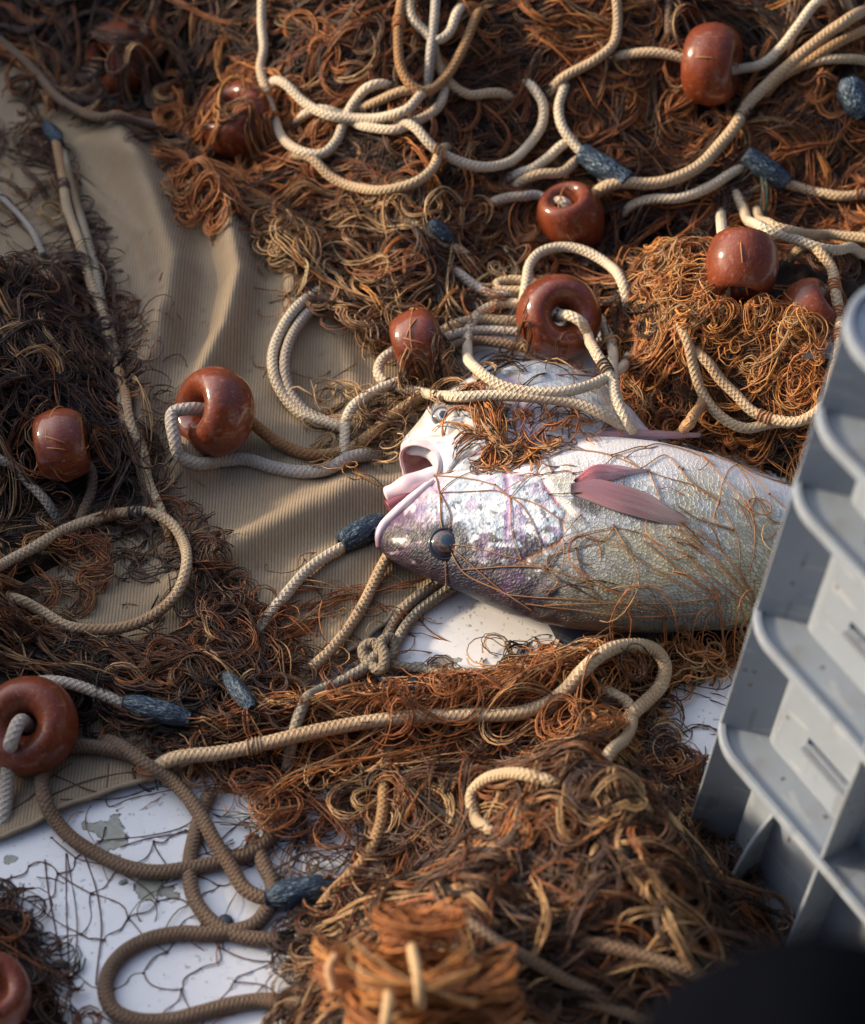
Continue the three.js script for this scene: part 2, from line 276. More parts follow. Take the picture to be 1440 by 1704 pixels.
// a scale at (X, Y): staggered shingles, free edge towards +X
function scales(X, Y, px, py) {
  let best = null;
  const i0 = Math.floor(X / px);
  for (let i = i0 - 1; i <= i0 + 1; i++) { const sh = (i & 1) * .5, j0 = Math.round(Y / py - sh); for (let j = j0 - 1; j <= j0 + 1; j++) { const cx = i * px + (hash(i, j) - .5) * px * .5, cy = (j + sh) * py + (hash(i, j + 99) - .5) * py * .5, dx = (X - cx) / (px * 1.15), dy = (Y - cy) / (py * .78), r = dx * dx + dy * dy; if (r < 1 && (!best || cx < best[0])) best = [cx, Math.sqrt(r), dx, hash(i * 7 + 1, j * 13 + 2)]; } }
  return best ? { r: best[1], dx: best[2], id: best[3] } : { r: 1, dx: 0, id: .5 };
}
function cells(X, Y, s) { const i0 = Math.floor(X / s), j0 = Math.floor(Y / s); let a = 9, b = 9, id = 0; for (let i = i0 - 1; i <= i0 + 1; i++) for (let j = j0 - 1; j <= j0 + 1; j++) { const d = Math.hypot(X / s - i - .15 - .7 * hash(i, j), Y / s - j - .15 - .7 * hash(i + 51, j + 7)); if (d < a) { b = a; a = d; id = hash(i + 3, j + 5); } else if (d < b) b = d; } return { e: b - a, id }; }

const fishMat = (map, bump, bs) => phys({ map, bumpMap: bump, bumpScale: bs, roughness: .42, clearcoat: .38, clearcoatRoughness: .22, specularIntensity: .6 });
const F1 = (() => {
  const top = [[624, 886], [632, 874], [645, 860], [660, 845], [680, 826], [700, 808], [720, 795], [750, 783], [800, 765], [850, 750], [900, 737], [950, 727], [1000, 722], [1050, 724], [1100, 731], [1150, 742], [1200, 757], [1250, 776], [1300, 797], [1350, 818], [1400, 838], [1460, 850]];
  const bot = [[624, 892], [630, 910], [640, 922], [655, 935], [675, 946], [700, 956], [740, 972], [770, 986], [800, 1000], [850, 1020], [900, 1034], [950, 1043], [1000, 1048], [1100, 1050], [1150, 1047], [1200, 1040], [1250, 1028], [1300, 1008], [1350, 978], [1400, 945], [1460, 925]];
  const preop = [[838, 772], [843, 800], [845, 838], [843, 862], [840, 892]], gill = [[886, 752], [895, 785], [908, 815], [922, 836], [940, 854], [930, 868], [932, 888], [925, 902], [897, 916], [862, 934]];
  const cheek = [[712, 800], [735, 826], [720, 838], [690, 838], [655, 862], [640, 880]], gillIn = [[886, 752], [880, 600], [580, 600], [580, 1150], [862, 1150], [862, 934], [897, 916], [925, 902], [932, 888], [930, 868], [940, 854], [922, 836], [908, 815], [895, 785]];
  const lines = [[[815, 772], [900, 790]], [[760, 790], [830, 772], [900, 756]], [[780, 860], [800, 900], [805, 930]]];
  const disp = (x, y) => {
    const f = x < 960 ? 1 : 0; let d = 0;
    if (f) {
      const dg = pdist(gill, x, y); d += (inside(gillIn, x, y) ? .0013 * sstep(0, 7, dg) * sstep(940, 895, y) : 0) - .0007 * Math.exp(-dg * dg / 9);
      const dp = pdist(preop, x, y); d -= .0009 * Math.exp(-dp * dp / 10); d += .0009 * Math.exp(-Math.pow((x - 826) / 14, 2)) * (y < 900 ? 1 : 0);
      const dc = pdist(cheek, x, y); d -= .0012 * Math.exp(-dc * dc / 8);
      for (const l of lines) { const q = pdist(l, x, y); d -= .0007 * Math.exp(-q * q / 10); }
      const e = Math.hypot(x - 741, y - 907); d += .0002 * Math.exp(-Math.pow((e - 32) / 8, 2)) - .0022 * Math.exp(-Math.pow(e / 20, 2));
      d += .0016 * (fbm(x * .05, y * .05, 3) - .5);
    }
    return d + .0012 * (fbm(x * .018 + 5, y * .018, 3) - .5);
  };
  const B = fishBody({ top, bot, x0: 625, x1: 1460, k: .62, rest: .45, lift: .004, amax: .05, nx: 320, na: 190, disp, ease: true });
  const col1 = (u, v, wantBump) => {
    const t = u, x = 625 + 835 * t, al = v * Math.PI, c = Math.cos(al), s = STC[Math.min(1023, Math.floor(u * 1024))], y = s.mid - s.Hp * c, Y = al * s.Hp;
    const low = sstep(915, 955, y), sd = mix((inside(gillIn, x, y) ? -1 : 1) * Math.min(60, pdist(gill, x, y)), (x - 880) * .45, low), head = 1 - sstep(0, mix(26, 46, low), sd + 6 + mix(10, 60, low) * (fbm(x * .06, y * .06, 3) - .5));
    const wx = X => X + 16 * (fbm(X * .03, Y * .03, 3) - .5), big = fbm(x * .022 + 3, y * .022, 4), fine = fbm(x * .35, Y * .35, 3), med = fbm(x * .09 + 31, Y * .09 + 7, 4);
    const sz = 8.0, sc = scales(wx(x), Y + 14 * (fbm(x * .03 + 9, Y * .03, 3) - .5), sz, sz * .82), ce = cells(x + 6 * fine, Y + 6 * med, 8);
    const belly = sstep(.42, .92, c + .25 * (big - .5)), back = sstep(.35, -.75, c + .3 * (big - .5));
    if (wantBump) {
      const bodyB = (.5 + .42 * sc.dx) * (1 - sstep(.82, 1, sc.r) * .8), headB = .45 + .20 * sstep(.02, .35, ce.e) + .30 * (fine - .5) + .2 * (med - .5);
      const k = mix(.12, 1, 1 - belly * .85), b = mix(bodyB, .5 + .6 * (headB - .5), head) * k + .5 * (1 - k) + .10 * (fine - .5); return [b, b, b];
    }
    // body
    let body = mix3([.70, .69, .70], [.54, .58, .60], sstep(.95, .25, c));
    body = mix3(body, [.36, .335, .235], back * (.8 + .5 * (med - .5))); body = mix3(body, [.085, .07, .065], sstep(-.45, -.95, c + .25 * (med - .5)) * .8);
    const gold = sstep(.52, .75, fbm(x * .012 + 8, y * .02, 3) + .22 * sstep(1000, 1280, x) * (1 - belly)) * (1 - belly); body = mix3(body, [.58, .49, .24], .55 * gold);
    const var1 = .72 + .62 * sc.id * sc.id + .15 * (fine - .5); body = body.map(q => q * mix(1, var1, (1 - belly) * .8));
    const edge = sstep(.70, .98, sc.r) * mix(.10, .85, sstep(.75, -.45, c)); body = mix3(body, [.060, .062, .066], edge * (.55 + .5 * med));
    body = mix3(body, [.16, .055, .07], sstep(.60, .78, fbm(x * .02 + 40, y * .03 + 3, 3)) * .35 * sstep(930, 960, x) * sstep(1180, 1060, x) * sstep(905, 860, y) * sstep(790, 830, y));
    if (x > 945 && x < 1010) body = mix3(body, [.03, .02, .02], .7 * sstep(16, 4, pdist([[955, 835], [985, 850]], x, y) + 10 * (fine - .5)));
    // head
    let hd = mix3([.40, .47, .54], [.70, .71, .75], sstep(.40, .62, med + .22 * (fine - .5)));
    hd = mix3(hd, [.30, .38, .48], .65 * sstep(.50, .68, fbm(x * .045 + 77, y * .045, 4)));
    hd = mix3(hd, [.05, .06, .09], sstep(.62, .74, fbm(x * .11 + 20, y * .11 + 3, 4) + .22 * sstep(870, 960, y)) * .8);
    hd = mix3(hd, [.72, .69, .72], sstep(815, 780, y + 18 * (big - .5)) * .9);
    const pink = sstep(760, 700, x) * sstep(850, 815, y); hd = mix3(hd, [.72, .46, .52], pink * .8);
    const snout = sstep(800, 705, x + (890 - y) * 1.3 + 40 * (med - .5)); hd = mix3(hd, mix3([.11, .045, .095], [.46, .33, .38], sstep(.44, .68, med + .3 * (fine - .5))), snout * .92);
    const dark = sstep(.50, .66, fbm(x * .055 + 3, y * .075 + 8, 4) + .0062 * (y - 893) + .13 * sstep(770, 690, x)); hd = mix3(hd, [.022, .014, .024], dark * sstep(850, 892, y) * .95);
    const vio = sstep(.56, .70, fbm(x * .05 + 60, y * .05 + 11, 3)); hd = mix3(hd, [.26, .17, .34], vio * .55 * sstep(935, 880, y)); hd = mix3(hd, [.10, .045, .13], vio * .5 * sstep(880, 930, y));
    const eyeD = Math.hypot((x - 742) / 1.0, (y - 907) / 1.0); hd = mix3(hd, [.015, .017, .028], sstep(46, 29, eyeD + 12 * (fine - .5)));
    hd = mix3(hd, [.02, .02, .035], sstep(30, 12, pdist([[752, 925], [772, 945], [765, 985]], x, y) + 12 * (fine - .5)));
    for (const q of [[690, 897, 12, 6], [671, 897, 6, 5], [684, 888, 9, 5], [700, 918, 13, 7], [708, 889, 8, 5]]) hd = mix3(hd, [.012, .012, .018], sstep(1.25, .75, Math.hypot((x - q[0]) / q[2], (y - q[1]) / q[3]) + .7 * (fine - .5)));
    hd = mix3(hd, [.42, .20, .44], .75 * Math.exp(-Math.pow(pdist(preop, x, y) / 3.5, 2)));
    hd = hd.map(q => q * (.80 + .35 * ce.id) * (1 - .35 * sstep(.12, .0, ce.e) * sstep(800, 850, y)));
    let r = mix3(body, hd, head);
    const gl = pdist(gill, x, y); if (y > 846) r = mix3(r, [.36, .16, .05], .75 * Math.exp(-Math.pow(gl / 3.2, 2)) * (.4 + fine)); else r = mix3(r, [.52, .12, .14], .8 * Math.exp(-Math.pow((pdist([[899, 806], [912, 822], [924, 840]], x, y)) / 3, 2)));
    r = mix3(r, [.78, .76, .68], .7 * sstep(9, 3, pdist([[908, 800], [930, 830], [950, 856]], x, y)) * (y < 862 ? 1 : 0));
    return r;
  };
  const STC = []; for (let k = 0; k < 1024; k++) STC.push(B.st(625 + 835 * (k + .5) / 1024));
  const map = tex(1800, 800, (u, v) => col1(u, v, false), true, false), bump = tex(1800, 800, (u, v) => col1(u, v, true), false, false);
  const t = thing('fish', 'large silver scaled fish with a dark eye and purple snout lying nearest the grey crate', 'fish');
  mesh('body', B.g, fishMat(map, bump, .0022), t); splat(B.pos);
  // lips and mouth
  const pinkM = phys({ vertexColors: true, roughness: .38, clearcoat: .5, clearcoatRoughness: .25 });
  const flat = (list) => { const c = new THREE.CatmullRomCurve3(list, false, 'centripetal'), o = []; for (let k = 0; k <= 40; k++) { const p = c.getPoint(k / 40); o.push(p.x, p.y, p.z); } return o; };
  const pinkC = (s, a, t) => { const k = fbm(s * 160, a * 1.3, 3); return mix3([.68, .44, .48], [.80, .68, .71], k); };
  let b = new MB(); b.tube(flat([P(641, 826, .045), P(654, 820, .048), P(680, 808, .052), P(712, 797, .053), P(750, 790, .052)]), t => mix(.0074, .0100, sstep(0, .6, t)) * (t < .10 ? Math.sqrt(Math.max(0, 1 - Math.pow(1 - t / .10, 2))) * .98 + .02 : 1) * (1 + .06 * Math.sin(t * 17)), (s, a, t) => mix3(pinkC(s, a, t), [.74, .72, .74], sstep(.45, .9, t)), 22, true, (s, a) => 1 + .10 * (fbm(s * 70, Math.sin(a) * 1.5 + 4, 3) - .5)); mesh('lower_jaw', b.geo(true), pinkM, t);
  const lipP = [[631, 908], [632, 893], [638, 879], [650, 864], [667, 849], [688, 831], [706, 816], [722, 803]].map(([x, y]) => B.at(x, Math.max(y, B.st(x).mid - B.st(x).Hp * .97), .0006).p);
  b = new MB(); b.tube(flat(lipP), t => .0048 * Math.pow(Math.sin(Math.PI * clamp(t * .84 + .10)), .5), (s, a, t) => mix3(mix3(pinkC(s, a, t), [.70, .62, .66], .5), [.30, .16, .24], sstep(.30, .0, t)), 18, true, (s, a) => 1 + .14 * (fbm(s * 90, Math.sin(a) * 1.5 + 9, 3) - .5)); mesh('upper_lip', b.geo(true), pinkM, t);
  b = new MB(); b.tube(flat([P(646, 846, .043), P(664, 836, .045), P(688, 823, .047), P(712, 808, .048)]), .0078, [.20, .045, .06], 12, true); mesh('mouth_lining', b.geo(true), pinkM, t);
  // eye
  const e = B.at(740, 905, .0008), q = new THREE.Quaternion().setFromUnitVectors(new THREE.Vector3(0, 0, 1), e.n.clone().addScaledVector(AF, -.5).normalize());
  const eye = new THREE.Group(); eye.name = 'eye'; eye.position.copy(e.p); eye.quaternion.copy(q); t.add(eye);
  const eg = new THREE.SphereGeometry(.0130, 40, 32); eg.rotateX(Math.PI / 2); eg.scale(1, 1, .48);
  { const p = eg.attributes.position, c = []; for (let k = 0; k < p.count; k++) { const x = p.getX(k) - .0016, y = p.getY(k) - .0030, r = Math.hypot(x, y) / .0130, n = fbm(x * 900, y * 900, 2); let k3 = r < .42 ? [.03, .05, .07] : r < .47 ? [.14, .14, .14] : r < .84 ? mix3([.05, .026, .02], [.20, .12, .09], sstep(.35, .8, n) * (y < .002 ? 1 : .3)) : [.02, .02, .03]; c.push(...k3); } eg.setAttribute('color', new THREE.Float32BufferAttribute(c, 3)); }
  mesh('eyeball', eg, phys({ vertexColors: true, roughness: .08, clearcoat: 1, clearcoatRoughness: .03 }), eye);
  const rg = new THREE.TorusGeometry(.0130, .0016, 10, 48); rg.scale(1, 1.04, 1); const ring = mesh('socket', rg, phys({ color: col(.016, .018, .03), roughness: .3, clearcoat: .6 }), eye); ring.position.z = .0006;
  // fins: fans of rays with real thickness
  function fin(name, A, Bp, lift, base, tip, dark, label) { // A, Bp: two edge lines in the plan, root to tip
    const nu = 40, nv = 66, ca = new THREE.CatmullRomCurve3(A.map(([x, y, h]) => P(x, y, h))), cb = new THREE.CatmullRomCurve3(Bp.map(([x, y, h]) => P(x, y, h))), geo = [];
    const side = sg => gridGeo(nu, nv, (i, j) => {
      const s = i / nu, r = j / nv, p = ca.getPoint(s).lerp(cb.getPoint(s), r), ray = Math.abs(Math.sin(r * 17 * Math.PI + .6 * Math.sin(s * 5)));
      const frill = s > .82 ? -(.07 + .06 * n2(r * 17, 3)) * (1 - ray) * (s - .82) / .18 : 0; if (frill) p.lerp(ca.getPoint(Math.max(0, s + frill)).lerp(cb.getPoint(Math.max(0, s + frill)), r), 1);
      p.y += (sg * (.0002 + .0011 * ray * (1 - s * .5)) + lift * Math.sin(r * Math.PI)) * (r > 0 && r < 1 ? 1 : .3);
      const n = fbm(s * 3, r * 6 + 2, 3), st = fbm(s * 2.5, r * 40, 2); let c = mix3(base, tip, clamp(sstep(.15, 1, s) + .5 * (n - .5))); c = mix3(c, dark, .55 * sstep(.45, .7, st) * (1 - .4 * s)); c = c.map(q => q * (.72 + .38 * ray)); if (s < .07) c = mix3([.02, .025, .04], c, s / .07);
      return [p.x, p.y, p.z, s, r, ...c];
    }, { colors: true });
    const a = side(1), d = side(-1), m = mesh(name, a, phys({ vertexColors: true, roughness: .48, clearcoat: .3, clearcoatRoughness: .35, side: THREE.DoubleSide }), t);
    const ix = d.index.array; for (let k = 0; k < ix.length; k += 3) { const z = ix[k]; ix[k] = ix[k + 1]; ix[k + 1] = z; } d.computeVertexNormals();
    mesh('fin_underside', d, m.material, m); if (label) m.userData.label = label; return m;
  }
  fin('pectoral_fin', [[950, 806, .112], [990, 798, .120], [1030, 806, .122], [1080, 822, .119], [1118, 846, .113], [1146, 866, .106]], [[950, 822, .108], [985, 836, .112], [1030, 852, .113], [1080, 866, .109], [1115, 874, .105], [1145, 880, .102]], .003, [.20, .12, .16], [.42, .35, .32], [.28, .06, .08], 'long mauve fin folded over the flank');
  fin('pectoral_fin', [[955, 800, .112], [985, 776, .118], [1020, 774, .115], [1060, 780, .110], [1085, 783, .107]], [[958, 806, .111], [985, 800, .115], [1015, 799, .112], [1050, 790, .109], [1082, 786, .106]], .002, [.72, .34, .36], [.80, .68, .66], [.60, .2, .24], 'short pale pink fin');
  fin('pelvic_fin', [[978, 726, .078], [1020, 716, .082], [1070, 716, .084], [1120, 719, .082], [1168, 724, .078]], [[980, 733, .080], [1020, 733, .078], [1070, 732, .074], [1120, 729, .075], [1168, 727, .076]], .003, [.60, .40, .45], [.46, .30, .34], [.3, .16, .2], 'slender mauve fin with a dark tip');
  fin('dorsal_fin', [[905, 1030, .026], [960, 1042, .022], [1020, 1046, .02], [1075, 1044, .02], [1110, 1042, .02]], [[925, 1062, .004], [970, 1082, .004], [1030, 1090, .004], [1080, 1084, .004], [1110, 1070, .004]], .003, [.05, .07, .12], [.08, .11, .17], [.01, .015, .03], 'dark blue spiny fin spread on the deck');
  fin('tail_fin', [[1440, 860, .055], [1480, 835, .05], [1540, 800, .045]], [[1440, 920, .05], [1480, 940, .045], [1540, 970, .04]], .002, [.3, .3, .28], [.2, .2, .2], [.1, .1, .1]);
  return B;
})();

const F2 = (() => {
  const top = [[666, 744], [671, 730], [683, 717], [700, 697], [716, 672], [735, 655], [760, 640], [800, 617], [850, 603], [900, 598], [950, 606], [1000, 632], [1050, 676], [1080, 715]];
  const bot = [[666, 750], [680, 757], [700, 758], [716, 766], [728, 790], [745, 812], [800, 820], [900, 812], [1000, 796], [1050, 780], [1080, 765]];
  const gl = [[846, 640], [866, 672], [872, 712], [862, 760]], maxl = [[668, 742], [700, 727], [745, 722], [772, 700]], slit = [[703, 736], [725, 737], [746, 733]], jaw = [[742, 792], [765, 765], [785, 750]];
  const disp = (x, y) => { let d = .0008 * (fbm(x * .04, y * .04, 3) - .5); for (const [l, k, w] of [[gl, .0022, 5], [maxl, .0016, 4], [slit, .0022, 3], [jaw, .0020, 4]]) { const q = pdist(l, x, y); d -= k * Math.exp(-q * q / (w * w)); } const e = Math.hypot(x - 735, y - 690); return d + .0016 * Math.exp(-Math.pow((e - 20) / 5, 2)) - .003 * Math.exp(-Math.pow(e / 13, 2)); };
  const B = fishBody({ top, bot, x0: 667, x1: 1080, k: .58, rest: .4, lift: .022, amax: .045, nx: 170, na: 120, disp, sm: 5 });
  const STC = []; for (let k = 0; k < 1024; k++) STC.push(B.st(667 + 413 * (k + .5) / 1024));
  const paint = (u, v, bw) => {
    const x = 667 + 413 * u, al = v * Math.PI, s = STC[Math.min(1023, Math.floor(u * 1024))], y = s.mid - s.Hp * Math.cos(al), Y = al * s.Hp;
    const fine = fbm(x * .33, Y * .33, 3), med = fbm(x * .07 + 3, y * .07, 4), head = sstep(872, 850, x + 14 * (med - .5)), sc = scales(x, Y, 7.5, 6.2);
    if (bw) { const b = mix((.5 + .42 * sc.dx) * (1 - .7 * sstep(.85, 1, sc.r)), .5 + .4 * (fine - .5), head); return [b, b, b]; }
    let c = mix3([.66, .66, .68], [.46, .52, .57], sstep(.45, .65, med));
    c = mix3(c, [.28, .33, .40], .7 * sstep(660, 615, y + 22 * (med - .5)));
    const bd = mix3(c.map(q => q * (.75 + .4 * sc.id)), [.10, .11, .12], .45 * sstep(.75, 1, sc.r)); c = mix3(bd, c, head);
    c = mix3(c, [.20, .155, .125], .78 * head * sstep(.30, .85, Math.cos(al) + .5 * (med - .5)) * sstep(.35, .55, fbm(x * .12, y * .12 + 4, 3))); c = mix3(c, [.62, .55, .45], head * .5 * sstep(735, 715, y) * sstep(800, 760, x));
    c = mix3(c, [.55, .30, .40], .85 * Math.exp(-Math.pow(pdist(slit, x, y) / 3.2, 2))); c = mix3(c, [.30, .18, .14], .7 * Math.exp(-Math.pow(pdist(maxl, x, y) / 2.2, 2)));
    c = mix3(c, [.45, .26, .42], .65 * Math.exp(-Math.pow((pdist(gl, x, y) - 6) / 7, 2))); c = mix3(c, [.16, .10, .12], .8 * Math.exp(-Math.pow(pdist(jaw, x, y) / 2.4, 2)));
    c = mix3(c, [.10, .08, .08], sstep(26, 17, Math.hypot(x - 738, y - 688) + 12 * (fine - .5)) * .9 * sstep(700, 680, y));
    return c;
  };
  const map = tex(1024, 512, (u, v) => paint(u, v, false), true, false), bump = tex(1024, 512, (u, v) => paint(u, v, true), false, false);
  const t = thing('fish', 'pale fish with a gaping pink mouth, half under net behind the large fish', 'fish');
  mesh('body', B.g, fishMat(map, bump, .0009), t); splat(B.pos);
  const m = P(700, 771, .055), ax = dirW(-.62, -.34, .70), q = new THREE.Quaternion().setFromUnitVectors(new THREE.Vector3(0, 1, 0), ax);
  const prof = [], R = .0185; for (const [r, y] of [[.30, -2.0], [.7, -1.8], [1.05, -1.2], [1.16, -.6], [1.14, -.15], [1.09, .02], [1.04, .05], [1.0, .02], [.97, -.15], [.90, -.8], [.6, -1.4], [.02, -1.7]]) prof.push(new THREE.Vector2(r * R, y * R));
  const cg = new THREE.LatheGeometry(new THREE.SplineCurve(prof).getPoints(60), 64), p = cg.attributes.position, c = [];
  for (let k = 0; k < p.count; k++) { const x = p.getX(k), y = p.getY(k), z = p.getZ(k), r = Math.hypot(x, z) / R, an = Math.atan2(z, x), n = fbm(an * 2 + 9, y * 120, 3), w = 1 + .12 * Math.sin(an * 2 + .6) + .08 * Math.sin(an * 3 + 1) + .10 * (fbm(Math.cos(an) * 1.6 + 5, Math.sin(an) * 1.6 + y * 60, 3) - .5); p.setXYZ(k, x * w * 1.16, y + .0042 * Math.sin(an * 2 + 1.2) + .0026 * Math.sin(an * 3 + .5) + .003 * (fbm(Math.cos(an) * 2 + 2, Math.sin(an) * 2, 2) - .5), z * w * .95); const outer = k % 61 < 26; c.push(...(outer ? mix3([.56, .48, .52], [.68, .66, .68], n) : y > -.1 * R ? mix3([.58, .33, .36], [.68, .55, .56], n) : mix3([.22, .07, .075], [.42, .24, .22], n))); }
  cg.setAttribute('color', new THREE.Float32BufferAttribute(c, 3)); cg.computeVertexNormals();
  const mo = mesh('mouth', cg, phys({ vertexColors: true, roughness: .36, clearcoat: .5, side: THREE.DoubleSide }), t); mo.position.copy(m); mo.quaternion.copy(q);
  const e = B.at(737, 690, .0006), eye = new THREE.Group(); eye.name = 'eye'; eye.position.copy(e.p); eye.quaternion.setFromUnitVectors(new THREE.Vector3(0, 0, 1), e.n.clone().addScaledVector(AF, -.9).normalize()); t.add(eye);
  const eg = new THREE.SphereGeometry(.0085, 36, 28); eg.rotateX(Math.PI / 2); eg.scale(1.1, 1, .55);
  { const p = eg.attributes.position, c = []; for (let k = 0; k < p.count; k++) { const r = Math.hypot(p.getX(k) - .0006, p.getY(k)) / .0085; c.push(...(r < .50 ? [.02, .04, .065] : r < .62 ? [.66, .68, .66] : r < .85 ? [.30, .27, .26] : [.10, .09, .09])); } eg.setAttribute('color', new THREE.Float32BufferAttribute(c, 3)); }
  mesh('eyeball', eg, phys({ vertexColors: true, roughness: .08, clearcoat: 1, clearcoatRoughness: .03 }), eye);
  const ring = mesh('socket', new THREE.TorusGeometry(.0090, .0012, 10, 40), phys({ color: col(.20, .18, .18), roughness: .4 }), eye); ring.scale.set(1.08, 1, 1);
  return B;
})();
{ // the tail of a third fish under the net by the crate
  const t = thing('fish', 'grey fish tail poking out of the net beside the upper crate rim', 'fish');
  const c0 = onSurf(1335, 592, .03), g = gridGeo(40, 60, (i, j) => { const s = i / 40, r = j / 60 - .5, ray = Math.abs(Math.sin(r * 13 * Math.PI)), w = .010 + .026 * s, ln = .040 * s * (1 - .22 * Math.cos(r * 6.28)); const n = fbm(s * 4, r * 30, 3), c = mix3([.07, .065, .065], [.20, .185, .18], n); return [c0.x + ln, c0.y + .001 * ray + .003 * Math.cos(r * 3) + .004 * s, c0.z + r * w - .2 * ln, s, r, ...c]; }, { colors: true });
  mesh('tail_fin', g, phys({ vertexColors: true, roughness: .4, side: THREE.DoubleSide }), t);
}

// ---------------------------------------------------------------- floats
const floatMap = tex(1024, 512, (u, v) => { const a = fbm(u * 10, v * 5, 4), s = hash(Math.floor(u * 512), Math.floor(v * 256)), f = fbm(u * 120, v * 60, 3); let c = mix3([.095, .0155, .0045], [.205, .036, .0075], clamp(a * 1.1 + .35 * (f - .5))); if (s > .90) c = mix3(c, [.40, .15, .06], .45); if (s < .06) c = mix3(c, [.13, .03, .015], .6); const sc = sstep(.70, .76, fbm(u * 60 + 7, v * 22, 3)); return mix3(c, [.42, .20, .13], .25 * sc); }, true);
const floatBump = tex(512, 256, (u, v) => { const k = .5 + .45 * (fbm(u * 60, v * 30, 3) - .5) + .25 * (fbm(u * 8, v * 4, 2) - .5); return [k, k, k]; });
const floatM = phys({ map: floatMap, bumpMap: floatBump, bumpScale: .0009, roughness: .5, specularIntensity: .5, clearcoat: 1, clearcoatRoughness: .09 });
const dryM = phys({ map: floatMap, bumpMap: floatBump, bumpScale: .001, roughness: .55, specularIntensity: .5, clearcoat: .55, clearcoatRoughness: .16 });
function floatGeo(R, Tk, r0, e = 2.25) { const pts = [], rc = (R + r0) / 2, a = (R - r0) / 2, n = 34; for (let k = 0; k <= n; k++) { const t = -Math.PI + k / n * 2 * Math.PI, c = Math.cos(t), s = Math.sin(t); pts.push(new THREE.Vector2(rc + a * Math.sign(c) * Math.pow(Math.abs(c), 2 / e) + (Math.abs(k - n / 2) < .6 ? .0007 : 0), Tk / 2 * Math.sign(s) * Math.pow(Math.abs(s), 2 / e))); } const g = new THREE.LatheGeometry(pts, 60); g.computeVertexNormals(); return g; }
const FG = [floatGeo(.042, .052, .0085, 2.0), floatGeo(.0335, .046, .008, 2.0), floatGeo(.034, .058, .008, 2.0)];
const FL = {};
function net_float(key, label, px, py, off, axis, kind, mat = floatM, strings = []) {
  const c = onSurf(px, py, off), t = thing('net_float', label, 'float', c);
  const a = dirW(...axis), b = mesh('body', FG[kind], mat, t); b.quaternion.setFromUnitVectors(new THREE.Vector3(0, 1, 0), a); b.rotateY(rr(0, 6));
  FL[key] = { c, a }; t.updateMatrixWorld(true); splat(FG[kind].attributes.position, true, b.matrixWorld); const R = [.042, .0335, .034][kind], Tk = [.026, .023, .029][kind];
  for (const [nx, ny, nz, o] of strings) { const q = dirW(nx, ny, nz), e1 = new THREE.Vector3().crossVectors(q, new THREE.Vector3(.3, .5, .8)).normalize(), e2 = new THREE.Vector3().crossVectors(q, e1), pts = []; for (let k = 0; k <= 60; k++) { const an = k / 60 * 6.283, d = e1.clone().multiplyScalar(Math.cos(an)).addScaledVector(e2, Math.sin(an)).addScaledVector(q, o || 0).normalize(), ca = d.dot(a), sa = Math.sqrt(Math.max(0, 1 - ca * ca)), r = 1 / Math.sqrt((ca / Tk) ** 2 + (sa / R) ** 2) + .0006 + .0008 * Math.sin(an * 5); pts.push(d.x * r, d.y * r, d.z * r); } const m = new MB(64); m.tube(pts, .0008, [.36, .15, .05], 5); mesh('twine', m.geo(), twineM, t); }
}
net_float('a', 'glossy reddish brown float with a cream rope through its hole on open cloth', 357, 685, .036, [-.76, .10, .62], 0);
net_float('b', 'large reddish brown ring float with its hole facing the viewer, behind the fish', 930, 528, .040, [.22, .06, .95], 0, floatM);
net_float('c', 'small dark red float bound with twine in the dark net at left', 103, 740, .034, [.98, .15, -.06], 1, floatM, [[.3, .9, .1, .2], [.9, .1, .35, .1], [.1, .95, -.2, -.35]]);
net_float('d', 'upright orange brown float on a rope near the top right corner', 1185, 107, .030, [.93, -.12, .30], 0, dryM, [[.1, 1, .1, .05]]);
net_float('e', 'dull red float half covered by net at the top left', 200, 102, .015, [-.75, -.1, .6], 0, dryM, [[.5, .6, .2, .1], [.2, 1, .1, -.1]]);
net_float('f', 'dark red float nearly buried in orange net at upper left', 396, 200, .02, [-.4, .5, .7], 0, dryM, [[.3, .8, .2, .1]]);
net_float('g', 'orange brown ring float with a cream rope entering its upper hole', 950, 363, .026, [-.25, .68, .65], 2, dryM, [[.7, .2, .5, .2]]);
net_float('h', 'oval orange float lying on its side behind the curly orange net', 1235, 440, .034, [.12, .96, -.22], 2, dryM, [[.9, .1, .2, .1]]);
net_float('i', 'brown float laced with crossing net twine beside the cream ropes', 697, 572, .030, [.93, .28, .10], 1, floatM, [[.95, .1, .2, 0], [.8, -.3, .5, .15], [.6, .6, .2, -.1], [.2, .9, .3, .3], [.7, .2, -.5, .1], [1, -.05, .2, .45]]);
net_float('j', 'large dark maroon float with a frayed rope end at the left edge', 48, 1208, .030, [-.12, .22, .96], 0, dryM);
net_float('k', 'rust brown float sunk in the orange net near the crate top', 1352, 522, .014, [.7, .5, .4], 1, dryM, [[.4, .8, .3, .2]]);
net_float('l', 'dark red float cut off by the frame at the lower left corner', -22, 1655, .030, [.3, .5, .8], 1, dryM);


